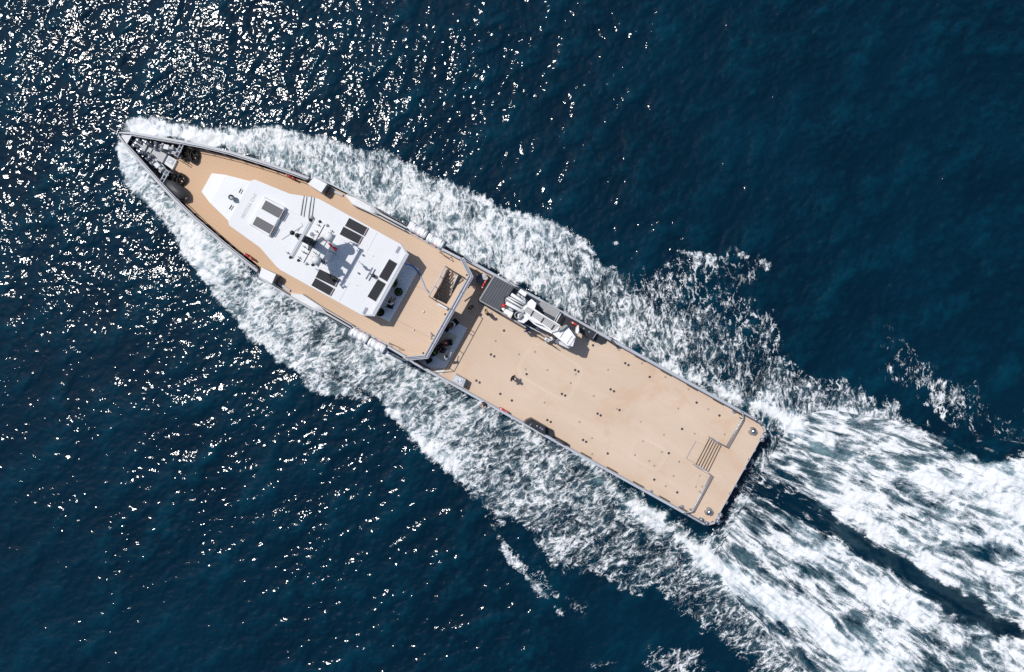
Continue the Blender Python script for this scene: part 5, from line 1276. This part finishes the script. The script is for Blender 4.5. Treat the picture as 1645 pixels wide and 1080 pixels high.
# sheltered corner below the upper deck: mats, railing, seats
bm = BM(); prism(bm, pxp([(733.5, 518), (751, 527.5), (716, 590.8), (693.3, 593.5), (668, 578), (700, 505)], DECK + .05), DECK + .002, DECK + .05); link('pale_mat', bm, M['mat_grey'], ship)
bm = BM(); prism(bm, pxp([(712, 530), (734.5, 540.5), (714, 581), (688, 568)], DECK + .10), DECK + .052, DECK + .10); link('beige_mat', bm, M['beige'], ship)
railing('mess_railing', [(766.5, 505.5), (719.8, 592), (692, 594.5)], DECK, (1.0,), M['brownrail'], 'bronze railing along the after edge of the pale mat', group=None)
bm = BM(); prism(bm, pxp([(694, 594.7), (716, 592.5), (710, 602), ], DECK + .04), DECK + .002, DECK + .04); link('white_flap', bm, M['white'], ship)
rr_ = empty('boat_hook', atw(752, 528, 3.9), label='thin bronze bar jutting aft from the mess railing', cat='bar')
bm = BM(); tube(bm, [atw(751.5, 528, 3.95), atw(760, 533, 3.2), atw(760.5, 533.3, 3.03)], 0.025, 5); link('shaft', bm, M['brownrail'], rr_)

# hose
def polyline(name, pts, r_, m, parent=None): bm = BM(); tube(bm, pts, r_, 7); return link(name, bm, m, parent, smooth=True)
hp = [(646, 423.5, 6.4), (651, 424, 6.1), (657, 425, 5.85), (663, 427.5, 5.8), (668, 432, 5.78), (671.5, 437, 5.74), (675, 441.5, 5.62)]
h1 = polyline('hose', [atw(a, b, z) for a, b, z in hp], 0.055, M['blue']); tag(h1, 'bright blue hose running over the pale platform behind the wheelhouse', 'hose')
hp = [(675.3, 442, 5.58), (677, 448, 5.55), (679.5, 453, 5.55), (681.5, 459, 5.55), (684.5, 464, 5.55), (689, 470, 5.55)]
h2 = polyline('hose', [atw(a, b, z) for a, b, z in hp], 0.045, M['paleblue']); tag(h2, 'faded pale blue hose trailing across the upper deck to the stair rail', 'hose')

# planters
def planter(px, py, z, r_, seed, label, leaves=40, green=True, spread=0.35, hgt=0.5):
    R = random.Random(seed); base = atw(px, py, z)
    p = empty('potted_plant', base, label=label, cat='plant', group='potted plants in the shade behind the wheelhouse')
    bm = BM(); lathe(bm, base, [(r_ * .75, 0), (r_, .45), (r_ * .9, .45), (r_ * .85, .38), (0, .38)], 18); link('pot', bm, M['black'], p)
    bm = BM()
    for i in range(leaves):
        a = R.uniform(0, 6.28); L_ = R.uniform(.4, 1.0) * spread; zz = R.uniform(.4, .4 + hgt)
        b0_ = base + Vector((.05 * math.cos(a), .05 * math.sin(a), .4)); tip = base + Vector((L_ * math.cos(a), L_ * math.sin(a), zz)); mid = (b0_ + tip) / 2 + Vector((0, 0, .12))
        sd = Vector((-math.sin(a), math.cos(a), 0)) * R.uniform(.02, .045)
        v = [bm.verts.new(x) for x in (b0_, mid - sd, tip, mid + sd)]; bm.faces.new(v)
    f = link('foliage', bm, M['leaf'], p); return p
planter(634, 455, 5.66, .24, 1, 'leafy green plant half hidden under the wheelhouse roof edge', 70, spread=.55)
planter(641.5, 469.5, 5.66, .33, 2, 'round black planter with a green rim on the pale platform', 40, spread=.36, hgt=.2)
planter(612.3, 502, 5.66, .33, 3, 'round black planter with low dark foliage at the lower corner of the platform', 14, spread=.2, hgt=.1)

# ---- people
def skin_person(pose, mats, name, loc, rotz, label, hair='hair', hat=None, scale=1.0, lean=0.0):
    """one continuous body grown over a skeleton; front is +y"""
    V_ = []; E_ = []; R_ = []
    def v(co, r, par=None):
        V_.append(Vector(co)); R_.append(r)
        if par is not None: E_.append((par, len(V_) - 1))
        return len(V_) - 1
    sit = pose in ('sit', 'crouch')
    hz = 0.95 if not sit else (0.47 if pose == 'sit' else 0.42)
    ly = lean
    pel = v((0, 0, hz), .14)
    sp = v((0, .02 + ly * .35, hz + .2), .135, pel); ch = v((0, .03 + ly * .8, hz + .42), .15, sp); nk = v((0, .02 + ly, hz + .56), .06, ch)
    hd = v((0, .04 + ly * 1.15, hz + .64), .085, nk); hd2 = v((0, .05 + ly * 1.2, hz + .74), .10, hd); v((0, .04 + ly * 1.2, hz + .82), .06, hd2)
    v((0, .155 + ly * 1.2, hz + .70), .012, hd2)                       # nose
    cy = .03 + ly * .8
    for sx in (-1, 1):
        sh = v((sx * .18, cy, hz + .47), .065, ch)
        if pose == 'stand': el = v((sx * .26, cy - .02, hz + .2), .045, sh); wr = v((sx * .25, cy + .10, hz - .02), .03, el); dr__ = Vector((0, .25, -.97))
        elif pose == 'rail': el = v((sx * .24, cy + .12, hz + .22), .045, sh); wr = v((sx * .2, cy + .36, hz + .18), .03, el); dr__ = Vector((0, 1, -.1))
        else: el = v((sx * .25, cy + .08, hz + .22), .045, sh); wr = v((sx * .14, cy + .30, hz + .15), .03, el); dr__ = Vector((-sx * .3, .95, -.1))
        dr__.normalize(); W0 = V_[wr]
        pm = v(W0 + dr__ * .07, .034, wr)
        side = Vector((1, 0, 0))
        for k in range(4):
            ln = (.065, .08, .075, .06)[k]; off = side * (k - 1.5) * .021
            a = v(V_[pm] + off + dr__ * .03, .010, pm); b = v(V_[a] + dr__ * ln * .5, .009, a); v(V_[b] + dr__ * ln * .4 + Vector((0, 0, -.02)), .008, b)
        th_ = v(V_[wr] + Vector((-sx * .04, 0, .0)) + dr__ * .045, .012, pm); v(V_[th_] + dr__ * .04, .009, th_)
        if pose in ('stand', 'rail'):
            k_ = v((sx * .11, .03, .50), .062, v((sx * .10, .0, .86), .10, pel)); a_ = v((sx * .12, -.02, .10), .038, k_); v((sx * .13, .14, .045), .036, a_)
        elif pose == 'sit':
            k_ = v((sx * .14, .43, .50), .068, v((sx * .10, .1, .46), .095, pel)); a_ = v((sx * .14, .47, .11), .038, k_); v((sx * .15, .62, .045), .036, a_)
        else:
            k_ = v((sx * .18, .34, .55), .068, v((sx * .11, .1, .42), .095, pel)); a_ = v((sx * .16, .12, .12), .038, k_); v((sx * .17, .28, .045), .036, a_)
    me = bpy.data.meshes.new('person'); me.from_pydata([tuple(x) for x in V_], E_, [])
    o = bpy.data.objects.new('tmp_person', me); COL.objects.link(o)
    md = o.modifiers.new('skin', 'SKIN'); md.use_smooth_shade = True
    for i, d in enumerate(me.skin_vertices[0].data): d.radius = (R_[i] * (1.25 if i in (pel, sp, ch) else 1), R_[i]); d.use_root = (i == pel)
    o.modifiers.new('sub', 'SUBSURF').levels = 1
    bpy.context.view_layer.update()
    ev = bpy.data.meshes.new_from_object(o.evaluated_get(bpy.context.evaluated_depsgraph_get()))
    bpy.data.objects.remove(o)
    ev.name = 'person'
    ev.materials.clear()
    for m_ in (mats[0], mats[1], M['skin'], M['darkbox']): ev.materials.append(m_)
    cen = [V_[hd2], ]
    for p in ev.polygons:
        c = p.center; d_h = c.z - (hz + .575)
        if (d_h > 0 and abs(c.x) < .14 and abs(c.y - .04 - ly) < .22): p.material_index = 2
        elif c.z < .085 and not (pose in ('sit', 'crouch') and c.z > hz): p.material_index = 3
        elif c.z < hz + .06 and not (abs(c.x) > .2 and c.z > hz - .15 and not sit) and not (sit and c.y > cy + .12 and c.z > hz + .1): p.material_index = 1
        elif abs(c.x) > .2 and c.z < hz + .24 and not sit: p.material_index = 2
        elif sit and c.y > cy + .10 and c.z < hz + .26: p.material_index = 2
        else: p.material_index = 0
        p.use_smooth = True
    r = bpy.data.objects.new('person', ev); COL.objects.link(r)
    r.location = loc; r.rotation_euler = (0, 0, rotz); r.scale = (scale,) * 3
    tag(r, label, 'person')
    hc = V_[hd2] + Vector((0, -.015, .03))
    if hair:
        bm = BM(); bmesh.ops.create_icosphere(bm, subdivisions=3, radius=1.0)
        for q in bm.verts:
            q.co = Vector((q.co.x * .118, q.co.y * .128, q.co.z * .125)) * (1 + .03 * math.sin(q.co.x * 90)) 
        bmesh.ops.delete(bm, geom=[q for q in bm.verts if q.co.z < -.02 and q.co.y > .02], context='VERTS')
        for q in bm.verts: q.co += hc
        link('hair', bm, M[hair] if hat is None else M[hat], r, smooth=True, local=True)
    for sx in (-1, 1):
        bm = BM(); lathe(bm, (sx * .035, hc.y + .125, hc.z - .035), [(0.009, -.012), (0.009, -.006)], 8, axis=(0, 1, 0)); link('eye', bm, M['darkbox'], r, local=True)
    return r
def seat(loc, rotz, label, m='cloth_n'):
    r = empty('chair', loc, rotz, label, 'chair', 'seats on the sheltered mat')
    bm = BM(); lbox(bm, -.25, .25, -.25, .25, .26, .32); bevel(bm, .02); link('seat', bm, M[m], r, local=True)
    bm = BM(); lbox(bm, -.25, .25, -.31, -.252, .30, .78); bevel(bm, .02); link('backrest', bm, M[m], r, local=True)
    for sx in (-1, 1):
        for sy in (-1, 1):
            bm = BM(); tube(bm, [(sx * .22, sy * .22, .001), (sx * .22, sy * .22, .26)], .015, 6); link('leg', bm, M['darkbox'], r, local=True)
    return r
W2 = lambda a, b, z: atw(a, b, z)
K, N_, Wh = M['cloth_k'], M['cloth_n'], M['cloth_w']
skin_person('stand', (K, N_), 'p', W2(823.2, 606, DECK), -2.2, 'person in black standing alone in the middle of the open main deck')
skin_person('crouch', (K, N_), 'p', W2(781.5, 646, DECK), 2.4, 'person with dark hair crouching at the lower main deck rail', lean=.12)
skin_person('stand', (M['cloth_b'], N_), 'p', W2(847.5, 531.5, DECK), 0.6, 'person in a royal blue shirt standing beside the crane', lean=.05)
skin_person('stand', (K, N_), 'p', W2(757, 494, DECK), -2.6, 'person in black walking in the shade below the stair', lean=.05)
skin_person('stand', (K, M['khaki']), 'p', W2(782, 503, DECK), -1.2, 'person leaning on the lower wall of the crane housing', hair='hairfair')
S1 = [((730.8, 519.2), 'sit', (Wh, N_), 2.3, 'person in a white shirt seated at the upper end of the sheltered mat', 'hair', .10),
      ((717.5, 526.5), 'sit', (K, N_), -0.4, 'person in black seated under the edge of the upper deck', 'hair', .12),
      ((721.0, 550.5), 'sit', (M['cloth_m'], N_), 1.7, 'bald person in a maroon shirt seated on the beige mat', None, .12),
      ((709.5, 557.0), 'sit', (K, N_), -1.0, 'person in black seated beside the person in maroon', 'hair', .10),
      ((699.3, 565.3), 'sit', (K, N_), -0.9, 'person in black with two lime patches seated on the beige mat', 'hair', .10),
      ((688.5, 577.5), 'sit', (N_, N_), 0.6, 'person in dark blue seated at the lower corner of the mat', 'hair', .10)]
SL = ['folding seat under the person in white at the upper end of the mat', 'folding seat half hidden under the upper deck edge', 'folding seat under the bald person in maroon', 'folding seat beside the person in maroon', 'folding seat under the person with lime patches', 'folding seat at the lower corner of the mat']
for i, (p, pose, mt, rz, lab, hr, ln) in enumerate(S1):
    c = W2(*p, DECK + .105 if i not in (0, 1, 5) else DECK + .055)
    q = skin_person(pose, mt, 'p', c, rz, lab, hair=hr, lean=ln)
    ch_ = seat(c, rz, SL[i])
    if i == 4:
        for sx in (-.10, .10):
            bm = BM(); lbox(bm, sx - .05, sx + .05, -.08, .02, 1.0, 1.015); link('lime_patch', bm, M['lime'], q, local=True)
skin_person('rail', (Wh, M['khaki']), 'p', W2(717.8, 577, DECK + .055), -0.4, 'person in a white shirt leaning on the bronze mess railing', lean=.2)
skin_person('crouch', (K, N_), 'p', W2(672.5, 579, DECK), 1.0, 'person in black crouching under the lower corner of the upper deck', lean=.1)
c = W2(628.5, 489.5, 5.665); skin_person('sit', (Wh, N_), 'p', c, -0.35, 'person in a white shirt seated on the pale platform behind the wheelhouse', lean=.1)
seat(c, -0.35, 'dark seat under the person in white behind the wheelhouse')
# dark bags between the seats
for (a, b, lab, m_) in ((705, 560.5, 'black bag between the seated people on the beige mat', 'black'), (712, 563, 'dark green bag beside the seated people on the beige mat', 'navy'), (692, 571.5, 'slate coloured bag at the lower corner of the beige mat', 'disc'), (724.5, 522.5, 'slate coloured bag in front of the person in white at the upper end', 'wall')):
    bm = BM(); bmesh.ops.create_icosphere(bm, subdivisions=3, radius=1)
    for q in bm.verts: q.co = Vector((q.co.x * .30, q.co.y * .22, max(q.co.z, -.8) * .18 + .145)) * (1 + .08 * math.sin(7 * q.co.x + 5 * q.co.y))
    g = empty('bag', W2(a, b, DECK + .105), 0.7, lab, 'bag'); link('sack', bm, M[m_], g, smooth=True, local=True)
    bm = BM(); tube(bm, [(-.15, 0, .27), (-.08, .02, .38), (.08, .02, .38), (.15, 0, .27)], .015, 5); link('handle', bm, M['black'], g, local=True)
